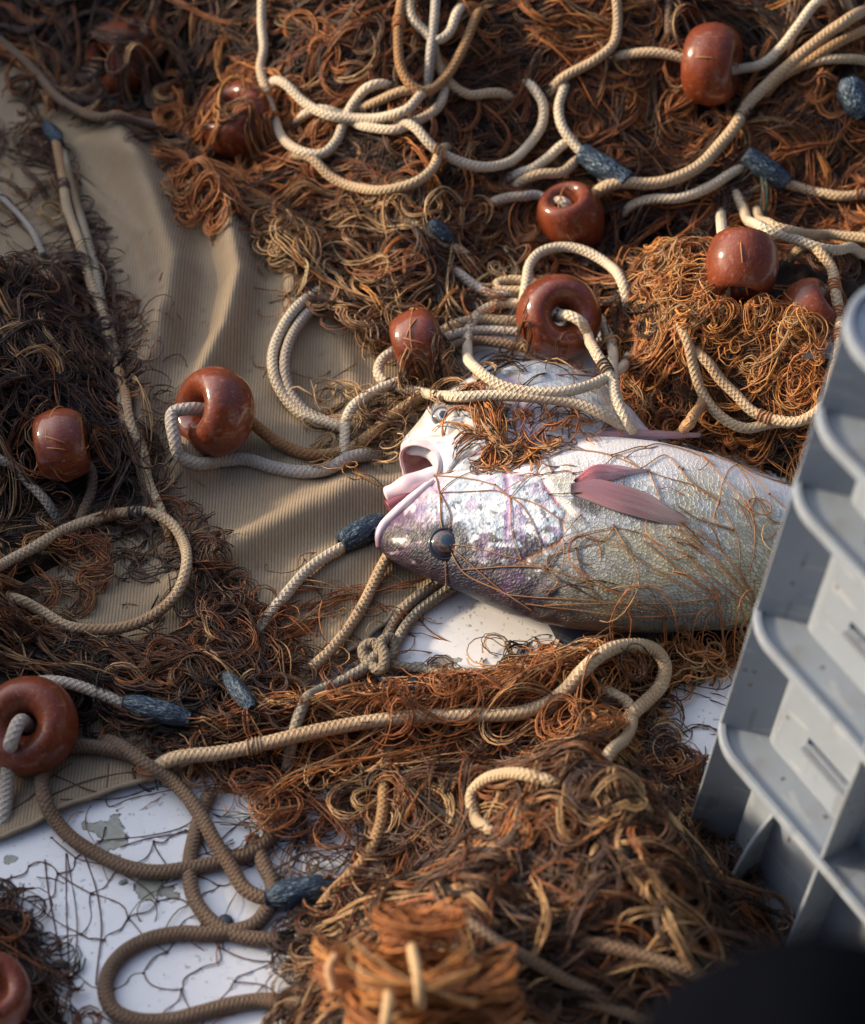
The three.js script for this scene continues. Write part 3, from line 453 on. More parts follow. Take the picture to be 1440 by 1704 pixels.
// ---------------------------------------------------------------- nets: heaps of tangled twine
const PAL = {
  orange: [.44, .160, .040], rust: [.26, .086, .025], gold: [.50, .22, .055], brown: [.105, .047, .021], tan: [.42, .25, .115], dark: [.017, .009, .006], mauve: [.085, .048, .036], pale: [.50, .35, .19], green: [.05, .11, .09] };
const NSC = .74;
function pick(w) { let t = 0; for (const k in w) t += w[k]; t *= rnd(); for (const k in w) { t -= w[k]; if (t <= 0) return PAL[k]; } return PAL.brown; }
function flowAt(list, x, z) { let sx = 0, sz = 0; for (const f of list) { const d = (x - f.x) ** 2 + (z - f.z) ** 2 + 1e-4, w = 1 / (d * d); sx += w * f.dx; sz += w * f.dz; } return Math.atan2(sz, sx); }
const guides = list => list.map(([px, py, a]) => { const p = P(px, py, .03), r = a * Math.PI / 180, dx = Math.cos(r), dz = -Math.sin(r) / .766, l = Math.hypot(dx, dz); return { x: p.x, z: p.z, dx: dx / l, dz: dz / l }; });
// one heap: locks of twine that wander over its surface; o.region (plan polygon), o.n locks, o.kids per lock
function twine(mb, o) {
  const xs = o.region.map(p => p[0]), ys = o.region.map(p => p[1]), x0 = Math.min(...xs), x1 = Math.max(...xs), y0 = Math.min(...ys), y1 = Math.max(...ys), fl = guides(o.flow);
  let made = 0, tries = 0, short = 0;
  while (made < o.n * NSC && tries++ < o.n * 40) {
    const px = rr(x0, x1), py = rr(y0, y1); if (!inside(o.region, px, py)) continue;
    if (o.skip && o.skip.some(q => inside(q, px, py))) continue;
    made++;
    const p = onSurf(px, py, .004, S3); if (!o.onFish && hN(p.x, p.z) - bil(S, p.x, p.z) > .008) { made--; continue; } let x = p.x, z = p.z;
    const L = rr(o.len[0], o.len[1]), ds = (o.ds || .0046) * 1.5, n = Math.max(6, Math.round(L / ds)), amp = o.curl * (rnd() < (o.loops || 0) ? 2.6 : rr(.4, 1.3)), lc = o.lc || .055;
    let th = flowAt(fl, x, z) + (rnd() < .5 ? Math.PI : 0) + gauss() * (o.spread ?? .35), kap = gauss() * amp;
    const lift0 = o.thick * Math.pow(rnd(), .9), wv = rr(12, 40), wp = rr(0, 9), wa = rr(.001, .005) * (o.fluff || 1);
    const gx = new Float32Array(n), gz = new Float32Array(n), gy = new Float32Array(n), gt = new Float32Array(n);
    let n1 = n, out = 0; const room = 1 + Math.floor(rr(0, rnd() < .18 ? 8 : 3)), turn = rr(60, 130), home = gauss() * .01, x00 = x, z00 = z;
    for (let k = 0; k < n; k++) {
      const dxx = x - CP.x, dyy = hN(x, z) + .006 - CP.y, dzz = z - CP.z, dep = dxx * AF.x + dyy * AF.y + dzz * AF.z, qx = 720 + dxx / dep * FPX, qy = 852 - (dxx * AU.x + dyy * AU.y + dzz * AU.z) / dep * FPX;
      if (!inside(o.region, qx, qy) || (!o.onFish && hN(x, z) - bil(S, x, z) > .012) || (o.skip && o.skip.some(q => inside(q, qx, qy)))) { if (++out > 9) { n1 = k - 5; break; } if (out >= room) { const a = Math.atan2(z00 - z, x00 - x); kap = turn * Math.sign(Math.sin(a - th) || 1); } } else out = 0;
      const f = flowAt(fl, x, z); let df = Math.sin(f - th); if (Math.cos(f - th) < 0) df = Math.sin(f + Math.PI - th);
      kap += -kap * ds / lc + amp * Math.sqrt(2 * ds / lc) * gauss();
      th += (kap + (o.gain ?? 6) * df) * ds;
      x += Math.cos(th) * ds; z += Math.sin(th) * ds; gx[k] = x; gz[k] = z; gt[k] = th;
      gy[k] = Math.max(0, lift0 + wa * Math.sin(k * ds * wv * 6.28 / 3 + wp) + wa * .6 * Math.sin(k * ds * wv * 1.7 + wp * 2));
    }
    if (n1 < 6) { short++; if (short < o.n * 4) made--; continue; }
    // heights follow the heap, smoothed: twine bridges the hollows
    const hy = new Float32Array(n1); for (let k = 0; k < n1; k++) hy[k] = o.onFish ? hN(gx[k], gz[k]) : bil(S, gx[k], gz[k]);
    for (let it = 0; it < 3; it++) for (let k = 1; k < n1 - 1; k++) hy[k] = Math.max(hy[k] * .96, (hy[k - 1] + hy[k] * 2 + hy[k + 1]) / 4);
    const kids = Math.max(1, Math.round(rr(o.kids[0], o.kids[1]))), base = pick(o.pal), same = rr(.6, 1);
    for (let c = 0; c < kids; c++) {
      const a = Math.floor(rr(0, n1 * .3)), b = Math.ceil(n1 - rr(0, n1 * .3)), m = b - a; if (m < 5) continue;
      const off = rr(-1, 1) * o.tuft, ofy = rr(0, 1) * o.tuft * .8, w1 = rr(.4, 1.6), q1 = rr(0, 9), pts = new Float32Array(m * 3);
      for (let k = 0; k < m; k++) {
        const g = a + k, s = g * ds, u = off * (.55 + .6 * Math.sin(s * 26 * w1 + q1)) + o.tuft * .35 * Math.sin(s * 70 * w1 + q1 * 3);
        pts[k * 3] = gx[g] - Math.sin(gt[g]) * u; pts[k * 3 + 2] = gz[g] + Math.cos(gt[g]) * u;
        pts[k * 3 + 1] = hy[g] + gy[g] + .0012 + ofy * (1 + .5 * Math.sin(s * 40 + q1 * 2)) - (Math.min(k, m - 1 - k) < 4 ? .0022 * (4 - Math.min(k, m - 1 - k)) : 0);
      }
      const v = rr(.72, 1.22), cc = rnd() < same ? base : pick(o.pal);
      const kr = o.r * rr(.75, 1.2), kq = rr(0, .03), kd = rr(.022, .045); mb.tube(pts, (t, s) => ((s + kq) % kd) < .0068 && kids > 0 ? kr * 1.55 : kr, [cc[0] * v, cc[1] * v * rr(.92, 1.08), cc[2] * v], 3);
    }
  }
}
// a stock of short locks, set down many times over the heaps
function lockStock(n, curl, len, tuft, strands, seg, gain, lc) {
  const L = [];
  for (let q = 0; q < n; q++) {
    const mb = new MB(2048), ds = len / seg, gx = [], gz = [], gt = []; let x = 0, z = 0, th = gauss() * .3, k = gauss() * curl;
    for (let e = 0; e < seg; e++) { k += -k * ds / lc + curl * Math.sqrt(2 * ds / lc) * gauss(); th += (k - gain * Math.sin(th)) * ds; x += Math.cos(th) * ds; z += Math.sin(th) * ds; gx.push(x); gz.push(z); gt.push(th); }
    for (let s = 0; s < strands; s++) {
      const a = Math.floor(rr(0, seg * .3)), b = Math.ceil(seg - rr(0, seg * .3)), m = b - a, off = rr(-1, 1) * tuft, oy = rnd() * tuft, w = rr(10, 34), p = rr(0, 6), pts = [];
      for (let e = a; e < b; e++) { const t = e * ds, u = off * (.6 + .6 * Math.sin(t * w + p)) + tuft * .3 * Math.sin(t * w * 2.3 + p * 2), tk = Math.min(e - a, b - 1 - e); pts.push(gx[e] - Math.sin(gt[e]) * u, oy * (1 + .5 * Math.sin(t * w * 1.3 + p)) + .0008 - (tk < 5 ? .0016 * (5 - tk) : 0), gz[e] + Math.cos(gt[e]) * u); }
      const v = rr(.6, 1.3); mb.tube(pts, .00056 * rr(.8, 1.25), [v, v * rr(.94, 1.05), v * rr(.9, 1.05)], 3);
    }
    const G = mb.geo(); G.userData.path = [0, .2, .4, .6, .8, 1].map(f => { const e = Math.min(seg - 1, Math.round(f * (seg - 1))); return [gx[e], gz[e]]; }); L.push(G);
  }
  return L;
}
const LOCKS = { soft: lockStock(18, 15, .15, .006, 9, 22, 6, .05), curly: lockStock(18, 46, .15, .005, 6, 36, 3, .06) };
function lay(parent, o) { // o.region, o.n, o.kind, o.pal, o.flow, o.lift
  const per = LOCKS[o.kind].map(() => []), fl = guides(o.flow), xs = o.region.map(p => p[0]), ys = o.region.map(p => p[1]), x0 = Math.min(...xs), x1 = Math.max(...xs), y0 = Math.min(...ys), y1 = Math.max(...ys), len = o.kind === 'soft' ? .13 : .09;
  for (let made = 0, tries = 0; made < o.n && tries < o.n * 60; tries++) {
    const px = rr(x0, x1), py = rr(y0, y1); if (!inside(o.region, px, py)) continue; const p = onSurf(px, py, 0, S3); if (hN(p.x, p.z) - bil(S, p.x, p.z) > .008) continue;
    let th = flowAt(fl, p.x, p.z) + (rnd() < .5 ? Math.PI : 0) + gauss() * (o.spread ?? .4); const sc = rr(.75, 1.25);
    const h2 = (x, z) => { let s = 0; for (const [a, b] of [[0, 0], [.012, 0], [-.012, 0], [0, .012], [0, -.012]]) s += bil(S, x + a, z + b); return s / 5; };
    const ex = p.x + Math.cos(th) * len * sc, ez = p.z + Math.sin(th) * len * sc, ey = h2(ex, ez), e = toPx(new THREE.Vector3(ex, ey, ez)); if (!inside(o.region, e[0], e[1]) || hN(ex, ez) - bil(S, ex, ez) > .01) continue;
    const mx = (p.x + ex) / 2, mz = (p.z + ez) / 2, hm = h2(mx, mz), hp = h2(p.x, p.z); if (hN(mx, mz) - bil(S, mx, mz) > .01 || Math.abs(hm - (hp + ey) / 2) > .012) continue;
    const X = new THREE.Vector3(ex - p.x, ey - hp, ez - p.z).normalize(), nx = -(h2(mx + .015, mz) - h2(mx - .015, mz)) / .03, nz = -(h2(mx, mz + .015) - h2(mx, mz - .015)) / .03, Y = new THREE.Vector3(nx, 1, nz).normalize(); Y.addScaledVector(X, -Y.dot(X)).normalize(); const Zv = new THREE.Vector3().crossVectors(X, Y);
    const m = new THREE.Matrix4().makeBasis(X.multiplyScalar(sc), Y.multiplyScalar(sc), Zv.multiplyScalar(sc)); m.setPosition(p.x, hp + o.lift * rnd() + Math.max(0, hm - (hp + ey) / 2), p.z);
    const pick0 = Math.floor(rnd() * per.length), V = new THREE.Vector3(); let bad = false;
    for (const [a, b] of LOCKS[o.kind][pick0].userData.path) { V.set(a, 0, b).applyMatrix4(m); const g0 = h2(V.x, V.z); if (V.y - g0 > .012 + o.lift || V.y - g0 < -.02 || hN(V.x, V.z) - bil(S, V.x, V.z) > .01) { bad = true; break; } const e2 = toPx(V); if (!inside(o.region, e2[0], e2[1])) { bad = true; break; } }
    if (bad) continue;
    const cc = pick(o.pal), v = rr(.75, 1.25); per[pick0].push([m, new THREE.Color().setRGB(cc[0] * v, cc[1] * v, cc[2] * v)]); made++;
  }
  per.forEach((l, k) => { if (!l.length) return; const im = finish(new THREE.InstancedMesh(LOCKS[o.kind][k], twineM, l.length)); l.forEach(([m, q], i) => { im.setMatrixAt(i, m); im.setColorAt(i, q); }); im.name = 'twine'; im.userData.kind = 'stuff'; parent.add(im); });
}
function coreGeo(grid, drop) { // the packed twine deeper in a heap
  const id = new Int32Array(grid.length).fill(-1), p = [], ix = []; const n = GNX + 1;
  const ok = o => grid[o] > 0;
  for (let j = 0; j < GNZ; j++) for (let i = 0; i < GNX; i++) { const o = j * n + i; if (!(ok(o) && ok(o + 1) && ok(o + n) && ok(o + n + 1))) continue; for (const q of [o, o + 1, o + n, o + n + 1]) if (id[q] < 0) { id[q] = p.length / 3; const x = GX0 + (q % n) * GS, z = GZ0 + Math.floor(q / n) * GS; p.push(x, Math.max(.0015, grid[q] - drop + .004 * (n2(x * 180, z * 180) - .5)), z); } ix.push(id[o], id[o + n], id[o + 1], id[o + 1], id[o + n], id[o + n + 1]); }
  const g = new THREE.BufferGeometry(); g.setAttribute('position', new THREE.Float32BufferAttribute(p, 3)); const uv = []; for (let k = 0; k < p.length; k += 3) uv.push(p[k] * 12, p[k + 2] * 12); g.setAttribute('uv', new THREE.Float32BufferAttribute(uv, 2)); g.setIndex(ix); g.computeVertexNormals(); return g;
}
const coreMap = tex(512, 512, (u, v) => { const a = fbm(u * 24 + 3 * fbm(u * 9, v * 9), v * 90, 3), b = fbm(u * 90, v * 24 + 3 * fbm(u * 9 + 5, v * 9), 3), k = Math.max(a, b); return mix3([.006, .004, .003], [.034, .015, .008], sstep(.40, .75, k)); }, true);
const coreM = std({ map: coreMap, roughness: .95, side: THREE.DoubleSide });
function netHeap(name, label, keys, layers, drop = .016, beds = []) {
  const t = thing(name, label, 'fishing net');
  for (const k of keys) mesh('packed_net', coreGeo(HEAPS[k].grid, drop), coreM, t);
  for (const L of layers) { const mb = new MB(200000); for (const o of L) twine(mb, o); const m = mesh('twine', mb.geo(), twineM, t); m.userData.kind = 'stuff'; }
  for (const o of beds) lay(t, o);
  return t;
}
const D = { r: .00056, thick: .016, tuft: .0052, kids: [6, 12], len: [.12, .34], curl: 14 };
const topPoly = [[-40, -40], [1480, -40], [1480, 440], [1300, 430], [1100, 430], [960, 430], [860, 470], [780, 520], [720, 570], [640, 575], [560, 520], [490, 430], [430, 360], [330, 330], [290, 270], [200, 215], [90, 180], [-40, 110]];
const topFlow = [[60, 60, -38], [160, 170, -25], [330, 150, 40], [420, 140, 15], [360, 300, 20], [560, 60, -10], [560, 330, 5], [560, 470, -52], [700, 120, 20], [640, 430, -60], [700, 480, 35], [760, 400, -50], [850, 60, 48], [900, 200, -6], [960, 80, 20], [1020, 170, -30], [1100, 100, -60], [1150, 220, -12], [1230, 200, 30], [1330, 240, -12], [1050, 330, 30], [1180, 330, 60], [1340, 370, -14], [860, 390, -25], [1000, 420, 10], [1400, 100, -60]];
netHeap('net_heap', 'big brown heap of tangled fishing net across the top, under looping cream ropes', ['top'], [[
  { ...D, region: topPoly, n: 430, thick: .016, pal: { brown: 4, dark: 1.5, rust: 4, mauve: 1.5, tan: 1.4, orange: 1.2, gold: .4 }, flow: topFlow, kids: [5, 10] },
], [
  { ...D, region: [[290, 130], [460, 110], [480, 200], [620, 330], [420, 360], [330, 330], [290, 270]], n: 100, pal: { orange: 2, rust: 3, gold: 1, tan: 1 }, flow: topFlow, curl: 15 },
  { ...D, region: [[780, -20], [1060, -20], [1050, 150], [820, 150]], n: 120, pal: { orange: 3, gold: 2, rust: 3, brown: 1 }, flow: topFlow, curl: 12 },
  { ...D, region: [[930, 130], [1260, 120], [1440, 230], [1400, 300], [1000, 250]], n: 130, pal: { rust: 4, orange: 2, brown: 3, tan: .5 }, flow: topFlow, curl: 14 },
  { ...D, region: [[870, 425], [1020, 425], [1020, 500], [985, 560], [950, 470]], n: 70, thick: .014, pal: { rust: 3, brown: 4, dark: 2, tan: .6 }, flow: topFlow, curl: 22, len: [.06, .16] },
  { ...D, region: [[1200, 310], [1460, 320], [1460, 430], [1250, 430]], n: 80, pal: { rust: 3, orange: 3, tan: 1, green: .5 }, flow: topFlow, curl: 10 },
  { ...D, region: [[430, 360], [560, 330], [860, 380], [860, 470], [720, 570], [640, 575], [540, 520], [470, 430]], n: 150, thick: .02, fluff: 1.8, pal: { tan: 4, brown: 3, pale: 1.2, rust: 1, gold: .6 }, flow: topFlow, curl: 24, ds: .0038, loops: .2, kids: [3, 7] },
  { ...D, region: [[780, 340], [960, 310], [1010, 420], [860, 440]], n: 100, pal: { rust: 3, orange: 2, brown: 3 }, flow: topFlow, curl: 16 },
  { ...D, onFish: 1, region: [[305, 140], [460, 120], [475, 190], [440, 196], [400, 178], [350, 190], [330, 215], [310, 210]], n: 26, thick: .005, tuft: .004, pal: { orange: 3, rust: 3, gold: 1, brown: 1 }, flow: [[380, 160, 8], [330, 180, 40], [450, 170, -30]], curl: 16 },
  { ...D, onFish: 1, region: [[150, 50], [260, 50], [290, 150], [235, 150], [205, 90], [160, 75]], n: 14, thick: .006, tuft: .004, pal: { mauve: 3, brown: 3, tan: .6 }, flow: [[200, 60, -20], [250, 110, -50]], curl: 16 },
  { ...D, region: [[-20, -20], [280, -20], [280, 180], [100, 170], [-20, 110]], n: 70, pal: { mauve: 4, dark: 3, brown: 2 }, flow: topFlow, curl: 8, len: [.12, .28] },
]], .016, [
  { region: topPoly, n: 950, kind: 'soft', lift: .005, flow: topFlow, pal: { brown: 4, dark: 6, rust: 1.5, mauve: 2 } },
  { region: topPoly, n: 400, kind: 'curly', lift: .010, flow: topFlow, spread: .7, pal: { brown: 4, rust: 3, orange: 1, mauve: 2, tan: .6 } },
  { region: topPoly, n: 200, kind: 'curly', lift: .010, flow: topFlow, pal: { rust: 4, brown: 3, orange: 1.4, mauve: 2 } }]);
const rFlow = [[1050, 470, 10], [1150, 520, 70], [1250, 500, -10], [1330, 600, -70], [1200, 620, 40], [1080, 620, 60], [1250, 740, -20], [1120, 690, 0]];
const rPoly = [[985, 470], [1060, 430], [1180, 430], [1300, 440], [1400, 470], [1410, 640], [1370, 760], [1330, 810], [1190, 745], [1060, 715], [1020, 640], [1000, 560]];
netHeap('net_heap', 'curly orange tangle of fishing net at the right behind the large fish', ['right'], [[
  { ...D, region: rPoly, n: 190, thick: .022, fluff: 2, pal: { orange: 4, rust: 3, gold: 2, tan: 1 }, flow: rFlow, curl: 75, ds: .0032, lc: .09, loops: .3, kids: [1, 4], gain: .5, spread: 2, len: [.08, .2] },
], [
  { ...D, region: [[1010, 440], [1130, 430], [1350, 520], [1370, 640], [1200, 640], [1100, 560]], n: 150, thick: .026, fluff: 2.2, pal: { orange: 3, gold: 3, tan: 3, rust: 1 }, flow: rFlow, curl: 80, ds: .0030, lc: .09, loops: .35, kids: [2, 5], gain: .5, spread: 2, len: [.08, .2] },
  { ...D, region: [[1040, 600], [1180, 640], [1180, 740], [1060, 715]], n: 60, pal: { rust: 4, orange: 3 }, flow: rFlow, curl: 70, ds: .003, lc: .09, kids: [1, 3], gain: .5, len: [.06, .16] },
]], .016, [
  { region: rPoly, n: 260, kind: 'curly', lift: .008, flow: rFlow, spread: 2, pal: { dark: 3, brown: 4, rust: 3 } },
  { region: rPoly, n: 90, kind: 'curly', lift: .012, flow: rFlow, spread: 2, pal: { orange: 4, rust: 3, gold: 2, tan: 1 } }]);
const lFlow = [[40, 250, -45], [110, 330, -75], [140, 450, -72], [190, 600, -72], [230, 720, -70], [60, 560, -80], [110, 600, -75], [40, 700, -30], [120, 700, -85], [100, 830, 30], [180, 800, -60], [270, 870, -45], [330, 930, -62], [390, 1020, -52], [440, 1100, -40], [60, 1000, -5], [60, 930, 35], [170, 940, -50], [150, 1080, -12], [280, 1120, -8], [350, 1170, 10], [120, 1190, -10], [300, 1200, 0]];
const lPoly = [[-40, 460], [60, 480], [130, 440], [175, 560], [225, 720], [262, 840], [300, 860], [180, 850], [80, 885], [-40, 950]];
netHeap('net_heap', 'dark dry heap of brown net filling the left edge around a small float', ['left', 'limb', 'lower'], [[
  { ...D, region: lPoly, n: 190, thick: .02, fluff: 1.5, pal: { brown: 4, mauve: 4, tan: 1.4, rust: 2, dark: 1.5 }, flow: lFlow, curl: 24, kids: [3, 8], spread: .5 },
  { ...D, region: [[-40, 470], [60, 480], [90, 560], [70, 700], [-40, 720]], n: 45, thick: .03, fluff: 2, tuft: .004, pal: { mauve: 4, brown: 2, tan: 1 }, flow: [[0, 550, 60], [60, 650, 110], [30, 700, 80]], curl: 16, len: [.05, .12], spread: .8, kids: [5, 10] },
  { ...D, region: [[130, 440], [175, 430], [240, 600], [275, 800], [262, 840], [225, 720], [175, 560]], n: 60, pal: { tan: 2, mauve: 3, brown: 3 }, flow: lFlow, curl: 40, kids: [1, 3], ds: .0038, gain: 3 },
], [
  { ...D, region: [[40, 170], [85, 200], [130, 330], [180, 480], [220, 600], [190, 620], [150, 520], [110, 400], [70, 260]], n: 52, thick: .006, tuft: .004, pal: { tan: 2, mauve: 3, brown: 3, rust: 1 }, flow: lFlow, curl: 12, kids: [3, 6], gain: 10 },
  { ...D, region: [[-40, 360], [120, 330], [190, 480], [230, 640], [170, 600], [120, 470], [-40, 500]], n: 46, thick: .008, pal: { mauve: 3, brown: 4, tan: 1 }, flow: [[40, 420, 20], [150, 460, -70]], curl: 16, kids: [1, 4], spread: .9, len: [.08, .2] },
  { ...D, region: [[-40, 200], [60, 230], [100, 330], [60, 330], [-40, 300]], n: 20, thick: .005, pal: { mauve: 2, brown: 3, tan: 1 }, flow: [[0, 250, -25], [80, 280, -50]], curl: 12, kids: [2, 6] },
  { ...D, region: [[255, 830], [310, 840], [350, 930], [430, 1040], [470, 1110], [520, 1160], [400, 1230], [380, 1120], [330, 1010], [300, 900]], n: 150, thick: .014, pal: { brown: 4, mauve: 2, rust: 3, tan: 1.2 }, flow: lFlow, curl: 34, ds: .0038, kids: [3, 6], gain: 4, loops: .15, len: [.06, .17] },
  { ...D, region: [[200, 870], [300, 880], [310, 960], [260, 1010], [230, 940]], n: 40, thick: .01, pal: { brown: 3, mauve: 3, dark: 2 }, flow: lFlow, curl: 28, kids: [2, 5], len: [.05, .13] },
  { ...D, region: [[-40, 930], [110, 880], [155, 905], [150, 970], [60, 1010], [90, 1060], [-40, 1070]], n: 100, thick: .016, pal: { rust: 3, tan: 2, brown: 4, gold: .6 }, flow: lFlow, curl: 30, kids: [3, 8], loops: .2, len: [.06, .16] },
  { ...D, region: [[-40, 1060], [100, 1060], [300, 1075], [400, 1110], [440, 1180], [330, 1230], [180, 1200], [100, 1130], [-40, 1110]], n: 110, thick: .012, pal: { brown: 4, rust: 3, dark: 2, tan: 1 }, flow: lFlow, curl: 14, kids: [3, 7], len: [.09, .22] },
  { ...D, region: [[400, 1030], [560, 1010], [560, 1160], [420, 1170]], n: 55, thick: .01, pal: { rust: 4, orange: 2, brown: 2, tan: 1 }, flow: [[440, 1060, -30], [520, 1040, 20], [460, 1130, 0]], curl: 30, kids: [1, 4], spread: .8, loops: .15, len: [.07, .18] },
]], .006, [
  { region: lPoly, n: 330, kind: 'soft', lift: .006, flow: lFlow, pal: { dark: 6, brown: 3, mauve: 2 } },
  { region: lPoly, n: 150, kind: 'curly', lift: .012, flow: lFlow, spread: .8, pal: { mauve: 4, brown: 4, dark: 2, tan: .5 } },
  { region: [[255, 830], [310, 840], [350, 930], [430, 1040], [470, 1110], [520, 1160], [400, 1230], [330, 1230], [180, 1200], [100, 1130], [100, 1060], [300, 1075], [380, 1110], [330, 1010], [300, 900]], n: 170, kind: 'curly', lift: .008, flow: lFlow, spread: .8, pal: { brown: 5, dark: 2, rust: 3, mauve: 1 } }]);
const sFlow = [[300, 1230, 2], [420, 1210, 8], [560, 1180, 10], [700, 1150, 8], [850, 1135, 8], [960, 1120, 25], [1060, 1070, 30], [1180, 1060, 12], [700, 1220, 8], [860, 1210, 20], [950, 1170, 32], [1080, 1130, 20]];
netHeap('net_strip', 'long gathered strip of orange net running below the large fish to the crate', ['strip'], [[
  { ...D, region: [[250, 1235], [430, 1180], [560, 1160], [700, 1140], [850, 1110], [960, 1075], [1080, 1052], [1290, 1042], [1290, 1080], [1190, 1105], [1100, 1135], [1075, 1190], [1000, 1235], [850, 1255], [700, 1265], [500, 1285], [300, 1275]], n: 240, thick: .008, pal: { rust: 4, brown: 4, dark: 1.5, orange: 1 }, flow: sFlow, curl: 12, kids: [3, 8], len: [.12, .28] },
  { ...D, region: [[250, 1235], [430, 1180], [560, 1160], [700, 1140], [850, 1110], [960, 1075], [1080, 1052], [1290, 1042], [1290, 1080], [1190, 1105], [1100, 1135], [1075, 1190], [1000, 1235], [850, 1255], [700, 1265], [500, 1285], [300, 1275]], n: 130, thick: .018, fluff: 1.5, pal: { orange: 3, tan: 3, rust: 3, gold: 1 }, flow: sFlow, curl: 24, kids: [2, 5], len: [.1, .24], loops: .2 },
], [
  { ...D, region: [[430, 1310], [560, 1240], [700, 1190], [960, 1095], [1070, 1075], [1010, 1190], [760, 1290], [560, 1390], [470, 1390]], n: 75, thick: .034, tuft: .007, pal: { rust: 4, orange: 3, brown: 3, tan: 2 }, flow: [[480, 1350, 30], [620, 1270, 27], [800, 1200, 22], [960, 1130, 32], [700, 1300, 36]], curl: 7, kids: [2, 6], len: [.2, .42], gain: 9 },
  { ...D, region: [[1060, 1056], [1290, 1040], [1290, 1085], [1200, 1105], [1100, 1125]], n: 90, thick: .022, fluff: 1.8, pal: { tan: 3, orange: 3, rust: 2 }, flow: sFlow, curl: 55, ds: .0034, kids: [1, 4], gain: 1.5, len: [.08, .18], spread: 1 },
  { ...D, region: [[840, 1040], [900, 1030], [1010, 1060], [900, 1110], [850, 1110]], n: 22, thick: .006, pal: { brown: 3, dark: 2, tan: 1 }, flow: [[870, 1070, -60]], curl: 45, kids: [1, 4], spread: 1, len: [.06, .15] },
  { ...D, region: [[880, 1170], [1020, 1160], [1060, 1250], [960, 1260]], n: 60, thick: .02, fluff: 1.6, pal: { gold: 3, orange: 3, tan: 2 }, flow: [[950, 1200, 30], [1030, 1230, 60]], curl: 45, ds: .0034, kids: [2, 5], len: [.06, .15], gain: 2 },
  { ...D, region: [[1100, 1120], [1200, 1130], [1215, 1250], [1120, 1230]], n: 16, thick: .004, pal: { dark: 3, brown: 3, rust: 1 }, flow: [[1150, 1190, 60]], curl: 45, kids: [1, 3], spread: 1.2, len: [.07, .16] },
]]);
const bFlow = [[640, 1330, 40], [760, 1290, 32], [900, 1260, 28], [1020, 1220, 35], [1080, 1300, 60], [1000, 1350, 20], [860, 1380, 50], [760, 1430, 60], [1100, 1400, -20], [1000, 1450, 30], [1150, 1480, -35], [900, 1520, 50], [1050, 1560, -15], [800, 1600, -45], [950, 1650, -20], [600, 1480, 40], [560, 1560, 70], [640, 1430, 60]];
const bPoly = [[600, 1320], [700, 1260], [850, 1230], [960, 1190], [1060, 1200], [1110, 1285], [1195, 1310], [1185, 1390], [1290, 1520], [1370, 1740], [480, 1740], [520, 1580], [600, 1460], [680, 1400]];
netHeap('net_heap', 'large brown net heap in the foreground between the white deck and crate', ['bottom'], [[
  { ...D, region: bPoly, n: 300, thick: .022, fluff: 1.6, pal: { brown: 5, rust: 1.6, mauve: 3, tan: 2.8, dark: 1 }, flow: bFlow, curl: 14, kids: [5, 10], loops: .12, len: [.14, .34] },
], [
  { ...D, region: [[640, 1330], [700, 1270], [860, 1240], [960, 1200], [1080, 1200], [1100, 1320], [960, 1380], [760, 1420]], n: 150, thick: .022, fluff: 1.6, pal: { rust: 3, orange: 1.5, tan: 3, brown: 4 }, flow: bFlow, curl: 17, kids: [4, 8], loops: .12, len: [.12, .3] },
  { ...D, region: [[1040, 1190], [1110, 1275], [1195, 1300], [1190, 1390], [1100, 1340]], n: 60, thick: .018, pal: { tan: 3, rust: 3, brown: 3 }, flow: [[1120, 1260, -10], [1150, 1330, 10]], curl: 40, ds: .0036, kids: [2, 5], gain: 2, loops: .2 },
  { ...D, region: [[480, 1740], [500, 1560], [600, 1450], [660, 1520], [600, 1740]], n: 60, thick: .02, pal: { brown: 4, mauve: 3, dark: 3, rust: 1 }, flow: bFlow, curl: 22, kids: [4, 8] },
  { ...D, region: [[330, 1280], [520, 1260], [700, 1260], [660, 1340], [560, 1460], [480, 1480], [430, 1400], [340, 1330]], n: 62, thick: .014, pal: { brown: 4, mauve: 3, rust: 2, tan: 1, green: .15 }, flow: [[400, 1300, -20], [520, 1330, 30], [600, 1300, 30], [520, 1420, 50]], curl: 34, kids: [1, 4], spread: .9, loops: .3, len: [.08, .2] },
  { ...D, region: [[440, 1270], [700, 1255], [640, 1330], [520, 1400], [470, 1330]], n: 55, thick: .012, pal: { dark: 4, brown: 4, rust: 2 }, flow: [[520, 1330, 30], [600, 1300, 30]], curl: 24, kids: [2, 6], spread: .6, loops: .2, len: [.08, .2] },
]], .016, [
  { region: bPoly, n: 650, kind: 'soft', lift: .006, flow: bFlow, pal: { dark: 6, brown: 4, mauve: 2, rust: 1 } },
  { region: bPoly, n: 330, kind: 'curly', lift: .014, flow: bFlow, spread: .7, pal: { brown: 4, rust: 3, mauve: 2, tan: 1.6, dark: 1 } }]);
netHeap('net_heap', 'small dark net clump in the lower left corner on the white deck', ['corner'], [[
  { ...D, region: [[-40, 1490], [20, 1510], [80, 1620], [130, 1730], [-40, 1740]], n: 70, thick: .012, pal: { dark: 4, mauve: 3, brown: 3, rust: 1 }, flow: [[30, 1560, -70], [80, 1650, -60], [20, 1680, -50]], curl: 18, kids: [3, 7] },
]]);
